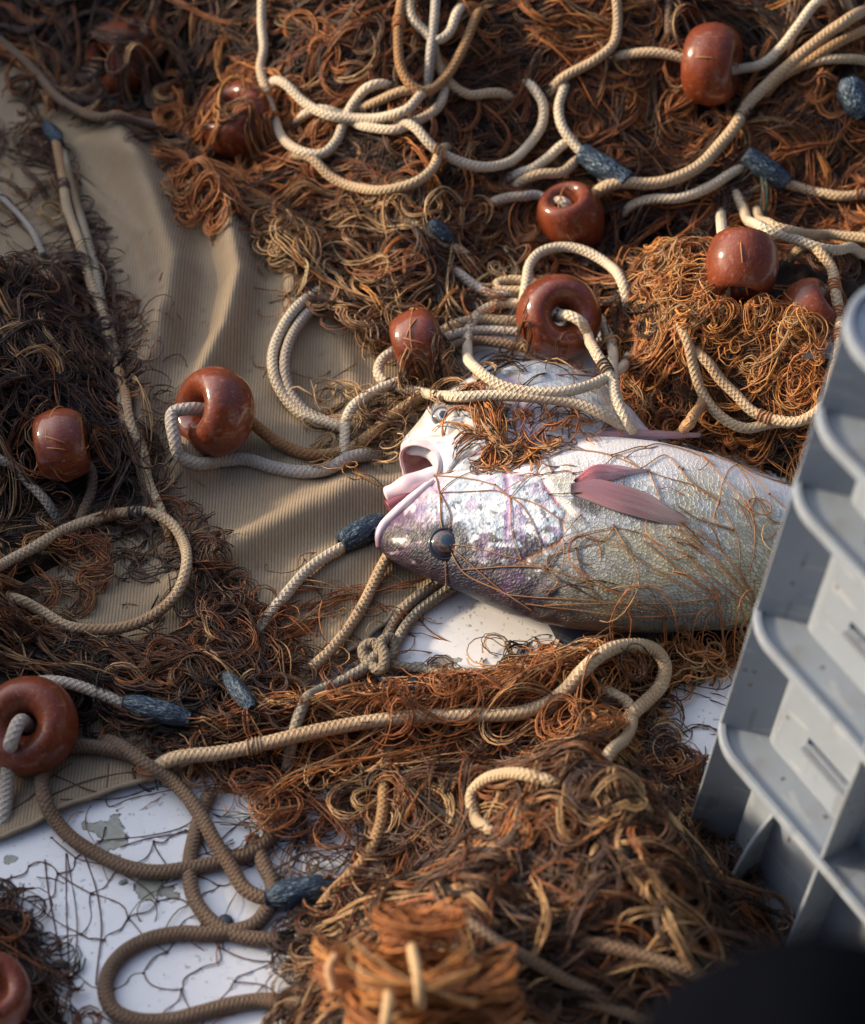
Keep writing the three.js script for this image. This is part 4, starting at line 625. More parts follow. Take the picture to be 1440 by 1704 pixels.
netHeap('net_tuft', 'loose tan net fibres spread on the cloth before the open mouthed fish', [], [[
  { ...D, region: [[510, 660], [640, 630], [690, 660], [655, 740], [630, 795], [560, 795], [530, 740]], n: 62, thick: .014, fluff: 2, pal: { tan: 5, pale: 2, gold: 1, brown: 1 }, flow: [[560, 700, 40], [620, 760, -20], [600, 660, 30], [650, 720, 60]], curl: 42, ds: .0034, kids: [1, 4], spread: .8, loops: .2, len: [.06, .16] },
  { ...D, region: [[640, 660], [700, 655], [680, 700], [655, 750], [630, 770]], n: 30, thick: .016, fluff: 2, pal: { tan: 4, brown: 3, rust: 1 }, flow: [[670, 700, 50], [650, 760, -30]], curl: 30, ds: .0034, kids: [2, 5], len: [.06, .15] },
]]);
netHeap('net_tuft', 'orange and tan net gathered over the gills of the open mouthed fish', [], [[
  { ...D, onFish: 1, region: [[770, 662], [812, 660], [858, 700], [905, 738], [880, 750], [805, 766], [786, 715]], n: 80, thick: .006, tuft: .004, pal: { tan: 3, gold: 2, orange: 2, rust: 2, brown: 1 }, flow: [[780, 690, -58], [830, 740, -52]], curl: 26, kids: [2, 6], ds: .0034, gain: 8, len: [.05, .11] },
  { ...D, onFish: 1, region: [[840, 690], [1000, 690], [1010, 715], [900, 735], [850, 745]], n: 60, thick: .007, tuft: .004, pal: { rust: 4, orange: 2, brown: 2 }, flow: [[880, 710, -70], [960, 700, 20]], curl: 50, kids: [1, 3], ds: .0032, gain: 1, spread: 1, len: [.05, .11] },
  { ...D, onFish: 1, region: [[690, 620], [780, 590], [880, 580], [830, 620], [760, 650], [700, 660]], n: 40, thick: .008, pal: { brown: 4, tan: 3, dark: 2 }, flow: [[740, 620, 35], [840, 590, 15]], curl: 22, kids: [3, 6], len: [.06, .14] },
  { ...D, onFish: 1, region: [[860, 580], [1010, 580], [1020, 640], [880, 620]], n: 30, thick: .003, pal: { rust: 2, brown: 4, tan: 1 }, flow: [[900, 600, 20], [980, 610, -20]], curl: 30, kids: [1, 2], spread: 1, len: [.06, .12] },
]]);
netHeap('net_tuft', 'thin orange net strands trailing over the cloth below the fish snout', [], [[
  { ...D, region: [[440, 1010], [560, 960], [640, 970], [760, 965], [620, 1010], [540, 1060], [460, 1060]], n: 20, thick: .006, tuft: .005, pal: { orange: 3, tan: 2, rust: 2 }, flow: [[500, 1010, 25], [620, 980, 10], [720, 970, 5]], curl: 12, kids: [2, 5], gain: 8, len: [.09, .2] },
  { ...D, region: [[560, 1020], [700, 1010], [640, 1090], [540, 1130]], n: 14, thick: .01, pal: { brown: 3, rust: 2 }, flow: [[600, 1060, 40]], curl: 24, kids: [1, 2], len: [.08, .18] },
]]);
{ // single loose fibres over cloth and deck
  const t = thing('loose_twine', 'scattered single net fibres lying on the open cloth and white deck', 'twine'); const mb = new MB();
  const o = { ...D, thick: .003, kids: [1, 1], curl: 40, spread: 2, gain: 0, len: [.05, .14], flow: [[700, 700, 0]], pal: { brown: 2, tan: 2, rust: 2 } };
  for (const [region, n] of [[[[190, 480], [260, 480], [300, 720], [330, 860], [280, 840]], 34], [[[440, 440], [640, 560], [560, 700], [460, 640]], 16], [[[380, 900], [620, 960], [560, 1100], [440, 1080]], 14], [[[0, 1390], [330, 1300], [500, 1470], [520, 1704], [0, 1704]], 34], [[[640, 1010], [860, 1010], [860, 1120], [600, 1120]], 12], [[[150, 900], [260, 900], [260, 1030], [120, 1030]], 6], [[[420, 1040], [600, 1050], [560, 1150], [430, 1150]], 16]]) twine(mb, { ...o, region, n });
  mesh('twine', mb.geo(), twineM, t).userData.kind = 'stuff';
}
// nets with open meshes: every cord and knot a piece
function cordNet(name, label, nodes, edges, place, r, c, sag = 6) {
  const t = thing(name, label, 'fishing net');
  const kg = new THREE.IcosahedronGeometry(r * 2.2, 1); const km = std({ color: col(c[0] * .7, c[1] * .7, c[2] * .7), roughness: .9 });
  const seen = {};
  for (const e of edges) {
    const pl = e.map(k => typeof k === 'number' ? nodes[k] : k); const pts = [], cu = new THREE.CatmullRomCurve3(pl.map(p => new THREE.Vector3(p[0], p[1], 0)), false, 'centripetal'), L = cu.getLength(), n = Math.max(5, Math.round(L / 7)), ph = rr(0, 6);
    for (let k = 0; k <= n; k++) { const q = cu.getPoint(k / n), w = Math.sin(k / n * Math.PI) * sag * Math.sin(ph + k / n * 3) * .3, p = place(q.x + w, q.y + w * .6); if (p) pts.push(p.x, p.y, p.z); }
    if (pts.length < 9) continue; const b = new MB(64), v = rr(.75, 1.25); b.tube(pts, r * rr(.8, 1.15), [c[0] * v, c[1] * v, c[2] * v], 5); mesh('twine', b.geo(), twineM, t);
  }
  nodes.forEach(n => { const p = place(n[0], n[1]); if (p) { const k = mesh('knot', kg, km, t); k.position.copy(p); k.rotation.set(rr(0, 3), rr(0, 3), 0); k.scale.set(1, rr(.7, 1), rr(.8, 1.3)); } });
  return t;
}
{ // over the large fish
  const onFish = (x, y) => { const q = F1.at(x, y, .0013); return q ? q.p : onSurf(x, y, .0012); };
  const nodes = [[724, 795], [732, 824], [743, 905], [823, 812], [847, 830], [863, 930], [905, 943], [832, 768], [910, 764], [918, 788], [951, 790], [949, 748], [1016, 760], [1063, 783], [1077, 788], [1076, 745], [1128, 780], [1134, 782], [1189, 836], [1232, 773], [1240, 852], [1277, 824], [1316, 865], [1207, 883], [1290, 893], [1263, 943], [1012, 875], [1130, 925], [1013, 878], [950, 912], [1050, 995], [1240, 965], [1100, 1020], [905, 985], [838, 985]];
  const E = [[0, 1], [0, [780, 800], 3], [3, [835, 822], 4], [1, [790, 820], [820, 820], 4], [1, [760, 800], 7], [1, [735, 870], 2], [1, [747, 860], 2], [7, [870, 762], 8], [0, [800, 776], 7], [4, [850, 890], 5], [4, [870, 850], [885, 880], [895, 910]], [4, [880, 838], [915, 860], [930, 870]], [4, [875, 800], 9], [9, [940, 785], 10], [8, 9], [8, 11], [11, [985, 752], 12], [2, [790, 912], [830, 922], 5], [5, [900, 944], 6], [2, [770, 950], [840, 985], [880, 1010]], [[768, 946], [840, 942], 6], [[743, 905], [742, 975]], [12, [1040, 770], 13], [13, [1110, 760], 16], [15, [1100, 740], [1160, 755], [1190, 775]], [14, [1110, 800], [1160, 815], 18], [16, [1150, 810], 18], [12, [1060, 745], 15], [18, [1200, 805], [1216, 780], 19], [19, [1260, 800], 21], [19, [1250, 830], 20], [21, [1300, 845], 22], [18, [1180, 870], [1207, 883]], [20, [1215, 815], [1170, 760]], [22, [1300, 885], 24], [20, [1245, 880], [1240, 930], [1225, 960]], [18, [1215, 900], [1220, 960], [1240, 985]], [22, [1280, 870], [1260, 840]], [13, [1030, 760], [1000, 780], 10], [1077, 0].length === 2 ? [14, [1090, 830], [1100, 860], [1130, 880]] : [14, 16],
    [28, [990, 900], 29], [29, [905, 930], 6], [28, [1060, 890], [1110, 930], 27], [27, [1160, 960], [1200, 1000]], [28, [1040, 920], [1100, 960], [1150, 985]], [6, [980, 970], 30], [30, [1080, 1005], 32], [5, [920, 960], 33], [29, [960, 950], [990, 1000]], [[1110, 880], [1160, 920], [1200, 960], [1230, 990]], [[1120, 880], [1180, 930], [1215, 970], [1240, 1000]], [[1140, 885], [1190, 920], [1225, 965], [1245, 1005]], [[1100, 890], [1150, 940], [1205, 985], [1250, 1010]], [[1060, 900], [1120, 950], [1180, 995]], [[1150, 880], [1200, 930], [1230, 980]], [24, [1270, 930], [1250, 990]], [20, [1260, 900], [1300, 870]], [22, [1310, 900], [1280, 960], [1255, 1000]], [[870, 1000], [950, 1010], [1050, 1020], [1150, 1015]], [[900, 1002], [1000, 1000], [1100, 1000], [1180, 990]], [6, [940, 900], [1012, 878]], [34, [880, 990], [980, 995], [1080, 1010]], [[1207, 883], [1150, 865], [1120, 845]], [[838, 985], [790, 945], 2], [[1300, 800], [1330, 815]], [[1232, 773], [1180, 750], [1120, 735]], [[1232, 773], [1290, 800], [1335, 812]]];
  const fn = cordNet('fish_net', 'open knotted orange net stretched over the large silver fish', nodes, E, onFish, .00058, [.27, .125, .048]);
  const mb = new MB(), o = { ...D, onFish: 1, thick: .002, tuft: .003, r: .0005, gain: 8, wide: 1, pal: { rust: 3, orange: 2, tan: 2, brown: 2 } };
  twine(mb, { ...o, region: [[1000, 880], [1120, 870], [1250, 850], [1315, 850], [1310, 940], [1250, 1015], [1080, 1030], [930, 1010]], n: 34, kids: [1, 2], curl: 9, len: [.06, .16], flow: [[1150, 930, -45], [1260, 920, -62], [1000, 970, -14]] });
  twine(mb, { ...o, region: [[760, 800], [900, 770], [1080, 750], [1240, 790], [1300, 830], [1150, 860], [940, 930], [800, 980]], n: 16, kids: [1, 1], curl: 22, len: [.05, .14], gain: 2, spread: 1, flow: [[900, 850, -20], [1180, 800, -30]] });
  mesh('twine', mb.geo(), twineM, fn).userData.kind = 'stuff';
}
{ // over the deck at the lower left
  const nodes = [], E = [], id = {}; const cs = [[50, 92], [58, -20]];
  for (let i = -1; i < 12; i++) for (let j = -1; j < 6; j++) { const x = -20 + i * 52 + j * 18 + rr(-17, 17), y = 1395 + j * 78 + (i & 1) * 39 - i * 4 + rr(-15, 15); if (x < -30 || x > 540 || y > 1740 || (y < 1400 - (x - 10) * .32 + (x > 200 ? 40 : 0))) continue; id[i + '_' + j] = nodes.length; nodes.push([x, y]); }
  for (let i = -1; i < 12; i++) for (let j = -1; j < 6; j++) for (const dj of (i & 1 ? [0, 1] : [-1, 0])) { const a = id[i + '_' + j], b = id[(i + 1) + '_' + (j + dj)]; if (a !== undefined && b !== undefined && rnd() < .80) { const A = nodes[a], B = nodes[b]; E.push([a, [(A[0] + B[0]) / 2 + rr(-17, 17), (A[1] + B[1]) / 2 + rr(-13, 13)], b]); } }
  E.push([[110, 1420], [116, 1500], [118, 1580], [115, 1650], [122, 1720]], [[112, 1420], [120, 1510], [121, 1590], [119, 1660]], [[140, 1420], [155, 1480], [168, 1555], [160, 1640]], [[75, 1430], [80, 1510], [100, 1600], [130, 1650]], [[160, 1400], [240, 1390], [310, 1365], [330, 1340]], [[200, 1410], [270, 1395], [330, 1375]], [[80, 1325], [160, 1290], [260, 1270], [330, 1240]], [[90, 1290], [180, 1320], [280, 1280], [360, 1250]], [[180, 1270], [187, 1345], [230, 1330], [300, 1310]], [[0, 1360], [60, 1310], [120, 1270]], [[100, 1330], [190, 1325], [280, 1310], [330, 1370]]);
  cordNet('open_net', 'wide meshed brown net lying open over the white deck at lower left', nodes, E, (x, y) => onSurf(x, y, .0015), .00058, [.115, .050, .032], 26);
}
// ---------------------------------------------------------------- ropes
// plaited cover: diamonds with grooves between them, fibres along each
const plait = (u, v) => { const p = u * 4 + v * 5, q = u * 4 - v * 5, s1 = Math.abs(Math.sin(Math.PI * p)), s2 = Math.abs(Math.sin(Math.PI * q)), over = (Math.floor(p) + Math.floor(q)) & 1; const k = over ? Math.pow(s1, .55) * Math.pow(s2, .9) : Math.pow(s2, .55) * Math.pow(s1, .9); const f = .10 * Math.sin((over ? p : q) * 44); return clamp(k * (.92 + f)); };
const ropeBump = tex(512, 512, (u, v) => { const k = plait(u, v); return [k, k, k]; });
const ropeM = std({ vertexColors: true, roughness: .85, bumpMap: ropeBump, bumpScale: .0015 });
function tubeUV(path, rad, sides, pitch, shade) { // u runs 4 diamonds per texture along, v once round
  const n = path.length / 3 - 1, fr = []; let u = new THREE.Vector3(0, 1, 0), s = 0; const pt = k => new THREE.Vector3(path[k * 3], path[k * 3 + 1], path[k * 3 + 2]);
  for (let k = 0; k <= n; k++) { const a = pt(Math.max(0, k - 1)), b = pt(Math.min(n, k + 1)), t = b.sub(a).normalize(); u.addScaledVector(t, -u.dot(t)); if (u.length() < 1e-3) u.set(t.y, -t.x, .3).addScaledVector(t, -.3 * t.z); u.normalize(); const c = pt(k); if (k) s += c.distanceTo(pt(k - 1)); fr.push([c, u.clone(), new THREE.Vector3().crossVectors(t, u), s]); }
  return gridGeo(n + 2, sides, (i, j) => { const k = clamp(i - 1, 0, n), [c, e, w, l] = fr[k], an = j / sides * 6.283185, r = i === 0 || i === n + 2 ? .0002 : rad(l) * (1 + .035 * (plait(l / (pitch * 4), j / sides) - .5)), q = shade(l, an); return [c.x + (e.x * Math.cos(an) + w.x * Math.sin(an)) * r, c.y + (e.y * Math.cos(an) + w.y * Math.sin(an)) * r, c.z + (e.z * Math.cos(an) + w.z * Math.sin(an)) * r, l / (pitch * 4), j / sides, ...q]; }, { wrap: true, colors: true });
}
const RC = { cream: [.74, .62, .45], tan: [.60, .44, .27], grey: [.54, .47, .39], brown: [.23, .15, .095], rust: [.44, .25, .11], olive: [.36, .30, .215] };
function ropePath(pts, off, stiff = 5, G = S2) {
  const v = pts.map(p => p.isVector3 ? p : onSurf(p[0], p[1], p[2] ?? off, G)), f0 = pts[0].isVector3, f1 = pts[pts.length - 1].isVector3;
  const dive = (e, q) => { const u = e.clone().sub(q).setY(0).normalize(); return [e.clone().addScaledVector(u, .020).setY(e.y - .008), e.clone().addScaledVector(u, .048).setY(e.y - off - .028)]; };
  if (off > .012 && !f1) v.push(...dive(v[v.length - 1], v[v.length - 2])); if (off > .012 && !f0) v.unshift(...dive(v[0], v[1]).reverse());
  const c = new THREE.CatmullRomCurve3(v, false, 'centripetal'), L = c.getLength(), n = Math.max(8, Math.round(L / .002)), ne = Math.round(.062 / .002), P0 = c.getSpacedPoints(n);
  const fixed = pts.some(p => p.isVector3 || p[2] !== undefined);
  const y = P0.map((p, k) => fixed || (off > .012 && (k < ne && !f0 || k > n - ne && !f1)) ? p.y : Math.max(p.y, bil(G, p.x, p.z) + off * .7));
  for (let it = 0; it < stiff * 10; it++) { let prev = y[0]; for (let k = 1; k < n; k++) { const q = (prev + 2 * y[k] + y[k + 1]) / 4; prev = y[k]; y[k] = q; } }
  const o = new Float32Array((n + 1) * 3); P0.forEach((p, k) => { o[k * 3] = p.x; o[k * 3 + 1] = y[k]; o[k * 3 + 2] = p.z; }); return o;
}
let ropeId = 0;
function rope(label, pts, color, { r = .0051, off = .016, ties = [], stain = .3, fine = false, name = 'rope', under = false } = {}) {
  const path = ropePath(pts, off, 5, under ? S : S2), c = RC[color], sd = ++ropeId * 13.7, pitch = fine ? .0040 : .0050;
  const shade = (s, a) => { const n = fbm(s * 22 + sd, Math.sin(a) * .8 + 3, 3), f = n2(s * 420 + sd, Math.sin(a) * 9), st = sstep(.52, .70, fbm(s * 11 + sd, 3.3, 2) + .12 * (n2(s * 90, Math.cos(a) * 2) - .5)) * stain; const b = .80 + .45 * (n - .5) + .18 * (f - .5) + .1; return mix3([c[0] * b, c[1] * b, c[2] * b], [c[0] * .62, c[1] * .42, c[2] * .26], st); };
  const t = thing(name, label, 'rope'); mesh('strand', tubeUV(path, s => r * (1 + .06 * (n2(s * 40, sd) - .5)), 16, pitch, shade), ropeM, t);
  for (const [f, cc] of ties) { const m = new MB(256), n = path.length / 3, k0 = Math.round(f * (n - 1)), k1 = Math.min(n - 2, k0 + 5), o = []; for (let q = 0; q <= 48; q++) { const w = q / 48, k = Math.min(n - 2, Math.round(mix(k0, k1, w))), an = w * 6.283 * 4, tx = path[k * 3 + 3] - path[k * 3], tz = path[k * 3 + 5] - path[k * 3 + 2], l = Math.hypot(tx, tz) || 1, vx = -tz / l, vz = tx / l; o.push(path[k * 3] + Math.cos(an) * vx * r * 1.13 + tx * 2 * w, path[k * 3 + 1] + Math.sin(an) * r * 1.13, path[k * 3 + 2] + Math.cos(an) * vz * r * 1.13 + tz * 2 * w); } m.tube(o, .0010, cc || [.13, .075, .045], 5); mesh('tie', m.geo(), twineM, t); }
  return path;
}
const hole = (k, d) => FL[k].c.clone().addScaledVector(FL[k].a, d);
// upper heap
const T0 = { off: .026 };
rope('cream rope hanging in a loop from the top edge, left of centre', [[437, -20], [436, 42], [439, 80], [434, 115], [443, 149], [455, 191], [472, 232], [505, 252], [536, 256], [560, 236], [571, 208], [588, 174], [619, 139]], 'cream', T0);
rope('rope loop hanging from the top edge right of centre, stained with rust', [[672, -20], [664, 35], [663, 76], [668, 115], [685, 142], [709, 153], [734, 139], [758, 104], [779, 62], [791, 30]], 'rust', { ...T0, off: .031, ties: [[.3, [.4, .16, .05]]] });
rope('short inner rope loop under the top edge, inside the larger hanging loop', [[680, -20], [686, 28], [706, 52], [727, 69], [748, 55], [760, 20]], 'cream', { ...T0, off: .024 });
rope('rope dropping from the short inner loop to a dark knot at right', [[718, 60], [730, 108], [751, 139], [782, 160], [816, 153]], 'tan', T0);
rope('thin grey rope going straight up beside the inner top loop', [[726, -20], [724, 20], [720, 58]], 'grey', { ...T0, r: .0048 });
rope('upper of three stacked cream rope arcs left of centre in the heap', [[477, 140], [505, 170], [546, 191], [595, 198], [644, 194], [678, 180], [704, 154]], 'cream', { ...T0, off: .031 });
rope('lowest of three stacked cream rope arcs left of centre in the heap', [[545, 180], [575, 198], [616, 212], [661, 215], [706, 198], [732, 174], [741, 145]], 'cream', T0);
rope('short pale rope arc behind the stacked arcs, leaning left', [[560, 192], [590, 184], [630, 168], [680, 148]], 'tan', { ...T0, off: .020 });
rope('wide cream rope arc in the upper centre, rising at right into the net', [[690, 210], [720, 243], [758, 267], [803, 278], [845, 271], [880, 243], [902, 208], [904, 174], [890, 148]], 'cream', { ...T0, off: .031, ties: [[.3, [.36, .17, .06]]] });
rope('long shallow rope arc below the stacked arcs, lowest in the upper heap', [[520, 262], [550, 295], [591, 312], [644, 316], [692, 302], [720, 281], [731, 255]], 'tan', T0);
rope('rope falling from the top edge past the orange net right of centre', [[1024, -20], [1028, 40], [1020, 75], [990, 100], [966, 114]], 'tan', T0);
rope('dim grey rope dropping from the top edge left of the upright float', [[1116, -20], [1112, 30], [1116, 84]], 'brown', { off: .012, r: .0042 });
rope('rope leading left out of the upright float at top right', [[1050, 90], [1085, 86], [1120, 92], [1150, 102]], 'tan', { ...T0, off: .028 });
rope('pale rope rising right from the upright float to the top edge', [[1212, 116], [1240, 116], [1270, 106], [1300, 80], [1330, 40], [1352, 12], [1375, -10]], 'cream', { ...T0, off: .032 });
rope('long diagonal cream rope from the blue weight up to the top right corner', [[1036, 302], [1079, 307], [1120, 298], [1162, 278], [1197, 243], [1225, 208], [1245, 173], [1280, 139], [1322, 101], [1370, 62], [1408, 33], [1470, 8]], 'tan', { off: .034, r: .0062, ties: [[.42, [.06, .04, .03]]] });
rope('second rope strand running beside the diagonal rope at the top right corner', [[1330, 112], [1375, 82], [1410, 62], [1470, 40]], 'rust', { off: .030 });
rope('dull rope curving in from the right edge below the diagonal rope', [[1330, 112], [1360, 100], [1400, 97], [1470, 108]], 'tan', T0);
rope('rope coming down from the net to the left end of the blue weight', [[937, 150], [930, 180], [934, 205], [946, 228], [976, 262]], 'cream', { off: .030 });
rope('pale stub of rope left of the blue weight, the upper of two', [[866, 288], [884, 280], [908, 268], [938, 238]], 'cream', T0);
rope('pale stub of rope left of the blue weight, the lower of two', [[900, 288], [935, 288], [960, 266]], 'tan', T0);
rope('cream rope arc under the diagonal rope, right of the blue weight', [[1090, 330], [1130, 330], [1180, 312], [1224, 284]], 'cream', T0);
rope('rope running right from the right hand blue weight to the frame edge', [[1300, 303], [1332, 314], [1374, 323], [1402, 326], [1470, 322]], 'tan', { off: .026, ties: [[.6, [.2, .08, .03]]] });
rope('thick rope curving to the right edge above the curly net, lower of a pair', [[1228, 328], [1238, 354], [1273, 378], [1322, 399], [1374, 413], [1470, 422]], 'cream', { off: .028 });
rope('rope curving to the right edge above the curly net, upper of a pair', [[1262, 362], [1290, 374], [1322, 385], [1374, 392], [1470, 400]], 'tan', { off: .030 });
rope('rope standing in a net loop above the oval orange float', [[1200, 358], [1202, 385], [1206, 425]], 'cream', { off: .022, r: .0052 });
rope('rope curving down into the hole of the ring float at centre right', [[846, 328], [870, 325], [895, 326], [920, 338], hole('g', .026), hole('g', .01)], 'grey', { off: .028 });
rope('short rope piece under the upper heap left of the ring float', [[676, 366], [706, 382], [738, 402]], 'tan', { off: .014 });
rope('grey rope along the far edge of the cloth at top left', [[-30, 40], [0, 68], [40, 100], [66, 128], [97, 163], [132, 186], [170, 195], [235, 205]], 'brown', { off: .016 });
// centre: ropes around the ring float and over the pale fish
rope('outer strand of the doubled rope loop on the cloth left of the fish', [[535, 482], [500, 505], [470, 545], [454, 590], [458, 630], [478, 668], [510, 694], [545, 705], [580, 716]], 'cream', { off: .0075 });
rope('inner strand of the doubled rope loop on the cloth left of the fish', [[548, 492], [515, 518], [488, 555], [474, 600], [480, 645], [505, 682], [540, 700], [575, 710]], 'grey', { off: .0075 });
rope('small rope bend rising from the twine beside the fish mouth', [[574, 726], [576, 700], [588, 676], [612, 658], [650, 640]], 'cream', { off: .014 });
rope('tan rope from the float on the cloth up towards the laced float', [hole('a', -.012), hole('a', -.03), [470, 742, .007], [520, 756, .007], [570, 752, .008], [610, 728, .010], [650, 695, .014], [700, 660, .016]], 'rust', { r: .0056, stain: .6 });
rope('long cream rope lying across the pale fish towards the net', [[652, 585], [636, 600], [630, 622], [650, 642], [700, 654], [760, 659], [830, 658], [900, 662], [960, 672], [1010, 692], P(1046, 716, .080)], 'cream', { off: .013, ties: [[.26], [.55]] });
rope('large rope ring hanging over the pale fish below the ring float', [[872, 506], [835, 505], [800, 520], [780, 548], [778, 580], [796, 615], [832, 640], [880, 652], [935, 652], [985, 640], [1018, 622], [1042, 604]], 'cream', { off: .017, ties: [[.88]] });
rope('cream rope threaded through the hole of the large ring float', [hole('b', -.005), hole('b', .024), hole('b', .034).add(dirW(1, -.5, 0).multiplyScalar(.012)), [978, 562, .040], [992, 585, .03], [1008, 612, .022]], 'cream', { ties: [[.72]] });
rope('rope dropping from the ring float to the mauve fin of the large fish', [[1004, 540], [1018, 575], [1020, 620], [1026, 665], [1044, 698], P(1054, 718, .082)], 'cream', { off: .019 });
rope('rope arch rising behind the large ring float', [[876, 470], [882, 440], [900, 420], [935, 411], [975, 418], [1010, 440], [1034, 464]], 'cream', { off: .034 });
rope('flattened rope bight left of the large ring float', [[880, 468], [850, 466], [828, 472], [830, 482], [860, 484], [885, 484]], 'tan', { off: .022 });
rope('pale rope running down left of the rope bight by the ring float', [[762, 452], [790, 476], [825, 492], [850, 488]], 'grey', { off: .02 });
rope('upper rope of the short stack left of the large ring float', [[752, 540], [800, 532], [845, 534], [890, 536]], 'tan', { off: .014 });
rope('middle rope of the short stack left of the large ring float', [[744, 560], [790, 552], [840, 551], [890, 556]], 'grey', { off: .014 });
rope('lower rope of the short stack left of the large ring float', [[700, 610], [740, 582], [790, 568], [840, 572], [880, 580]], 'brown', { off: .014, stain: .1 });
// right heap
rope('rope bight in the curly orange net, left and lower strand', [[1145, 568], [1155, 612], [1169, 654], [1190, 685], [1218, 706], [1245, 714], [1280, 704]], 'tan', { off: .037 });
rope('rope from the curly orange net sweeping right to the crate', [[1176, 598], [1197, 630], [1225, 657], [1252, 685], [1287, 699], [1329, 702], [1356, 688], [1376, 670]], 'tan', { off: .040, ties: [[.5, [.4, .17, .06]]] });
rope('frayed rope stub in the curly net above the mauve fin', [P(1136, 718, .070), [1148, 699], [1168, 672]], 'rust', { off: .035 });
rope('upright rope passing behind the curly net beside the crate top', [[1366, 418], [1384, 449], [1390, 480], [1396, 522], [1397, 578], [1390, 612]], 'tan', { off: .031, ties: [[.4, [.34, .12, .04]], [.5, [.34, .12, .04]], [.6, [.34, .12, .04]]] });
// left
rope('thick strand of the doubled straight rope along the left of the cloth', [[92, 228], [104, 290], [112, 345], [133, 405], [148, 462], [172, 530], [184, 585], [206, 640], [216, 700], [238, 752], [246, 800], [266, 846]], 'tan', { stain: .7, off: .015, ties: [[.2], [.55]] });
rope('thin strand of the doubled straight rope along the left of the cloth', [[108, 262], [124, 325], [142, 385], [160, 450], [170, 505], [190, 570], [200, 640], [208, 700], [226, 750], [240, 805]], 'olive', { stain: .6, off: .013, r: .0046 });
rope('nearly closed rope ring on the left net around a patch of cloth', [[-30, 960], [10, 938], [60, 908], [110, 882], [155, 864], [200, 854], [245, 852], [282, 868], [304, 900], [310, 940], [296, 985], [262, 1020], [215, 1042], [165, 1048], [115, 1042], [70, 1020], [30, 995]], 'tan', { off: .017, stain: .5, ties: [[.36, [.2, .08, .03]], [.40, [.04, .03, .03]]] });
rope('thin rope below the small twine bound float at left', [[142, 766], [154, 790], [152, 820], [138, 852]], 'brown', { off: .02, r: .0048 });
rope('grey rope end at the left edge beside the small bound float', [[-30, 750], [0, 764], [24, 776], [44, 800]], 'grey', { off: .022, r: .0048 });
rope('thin pale cord crossing the cloth at the upper left edge', [[-20, 300], [12, 338], [40, 368], [58, 392], [72, 424]], 'grey', { off: .006, r: .0036 });
rope('cream rope looped through the float on the open cloth', [hole('a', .004), hole('a', .028), hole('a', .036).add(dirW(-.8, -.5, -.1).multiplyScalar(.010)), [292, 735, .018], [300, 760, .008], [330, 771, .0062], [370, 768, .0062], [410, 765, .0062], [455, 778, .0062], [505, 785, .007], [545, 780, .009], [580, 762, .012]], 'grey', { r: .0062 });
rope('cream rope leading down from the dark weight under the fish snout', [[580, 905], [545, 925], [510, 950], [475, 990], [448, 1022], [425, 1058]], 'cream', { off: .0075, under: true });
rope('rope slanting down from under the fish snout over the cloth edge', [[664, 890], [645, 925], [633, 948], [618, 980], [598, 1018], [572, 1056], [545, 1088], [518, 1112]], 'tan', { off: .0075, under: true });
rope('left strand of the doubled rope running from the fish to the knot', [[770, 950], [740, 968], [706, 985], [678, 1008], [655, 1036], [640, 1066], [622, 1085]], 'olive', { off: .0075, under: true });
rope('right strand of the doubled rope running from the fish to the knot', [[785, 958], [752, 978], [724, 996], [696, 1018], [674, 1044], [658, 1072], [640, 1092]], 'olive', { off: .0075, under: true });
rope('knotted rope with two tails on the white deck under the fish head', [[506, 1168], [530, 1152], [572, 1132], [606, 1112], [622, 1098, .014], [632, 1082, .020], [622, 1068, .022], [606, 1076, .018], [606, 1094, .012], [622, 1112, .016], [636, 1112, .02], [640, 1092, .022], [634, 1070, .020], [650, 1062, .014], [656, 1084, .010], [650, 1104, .008], [690, 1114, .007], [740, 1122, .007], [790, 1120, .007]], 'olive', {});
rope('short rope between the maroon float and the blue weight', [[88, 1132], [120, 1138], [160, 1152], [190, 1164], [216, 1178]], 'grey', { off: .016 });
rope('frayed pale rope end sticking out of the maroon float hole', [hole('j', -.004), hole('j', .03), hole('j', .04).add(dirW(-.2, -1, 0).multiplyScalar(.018)), [20, 1250, .03], [14, 1285, .018], [12, 1312, .01]], 'grey', { r: .0062, stain: .1 });
// lower centre
rope('long light rope lying along the orange net strip', [[310, 1258], [360, 1254], [415, 1244], [470, 1230], [540, 1214], [620, 1200], [700, 1193], [790, 1190], [860, 1187], [905, 1174], [940, 1150], [970, 1115], [1005, 1085], [1050, 1074], [1090, 1082], [1106, 1108], [1100, 1140], [1076, 1168], [1050, 1190]], 'tan', { off: .029, r: .0062, ties: [[.19, [.3, .2, .12]]] });
rope('short rope hook below the bend of the long light rope', [[1026, 1158], [1044, 1172], [1052, 1198], [1040, 1230], [1012, 1256]], 'tan', { off: .028 });
rope('large oval loop of brown rope over the white deck and cloth corner', [[235, 1262], [198, 1250], [142, 1242], [103, 1246], [80, 1267], [70, 1298], [76, 1334], [92, 1366], [124, 1398], [163, 1422], [213, 1444], [262, 1451], [319, 1444], [372, 1433], [418, 1419], [457, 1387], [480, 1340]], 'brown', { off: .0085, r: .0062, fine: true });
rope('brown rope slanting from the cloth corner to the dark blue weight', [[205, 1244], [248, 1274], [284, 1298], [319, 1334], [337, 1362], [356, 1398], [383, 1440], [408, 1479], [436, 1493], [470, 1492]], 'brown', { off: .0125, r: .0062, fine: true });
rope('rusty rope bight on the deck under the oval loop', [[352, 1315], [338, 1345], [326, 1385], [317, 1425], [316, 1461], [326, 1500], [351, 1532], [383, 1552], [425, 1562], [490, 1562]], 'brown', { off: .0068, r: .0062, fine: true, stain: .8 });
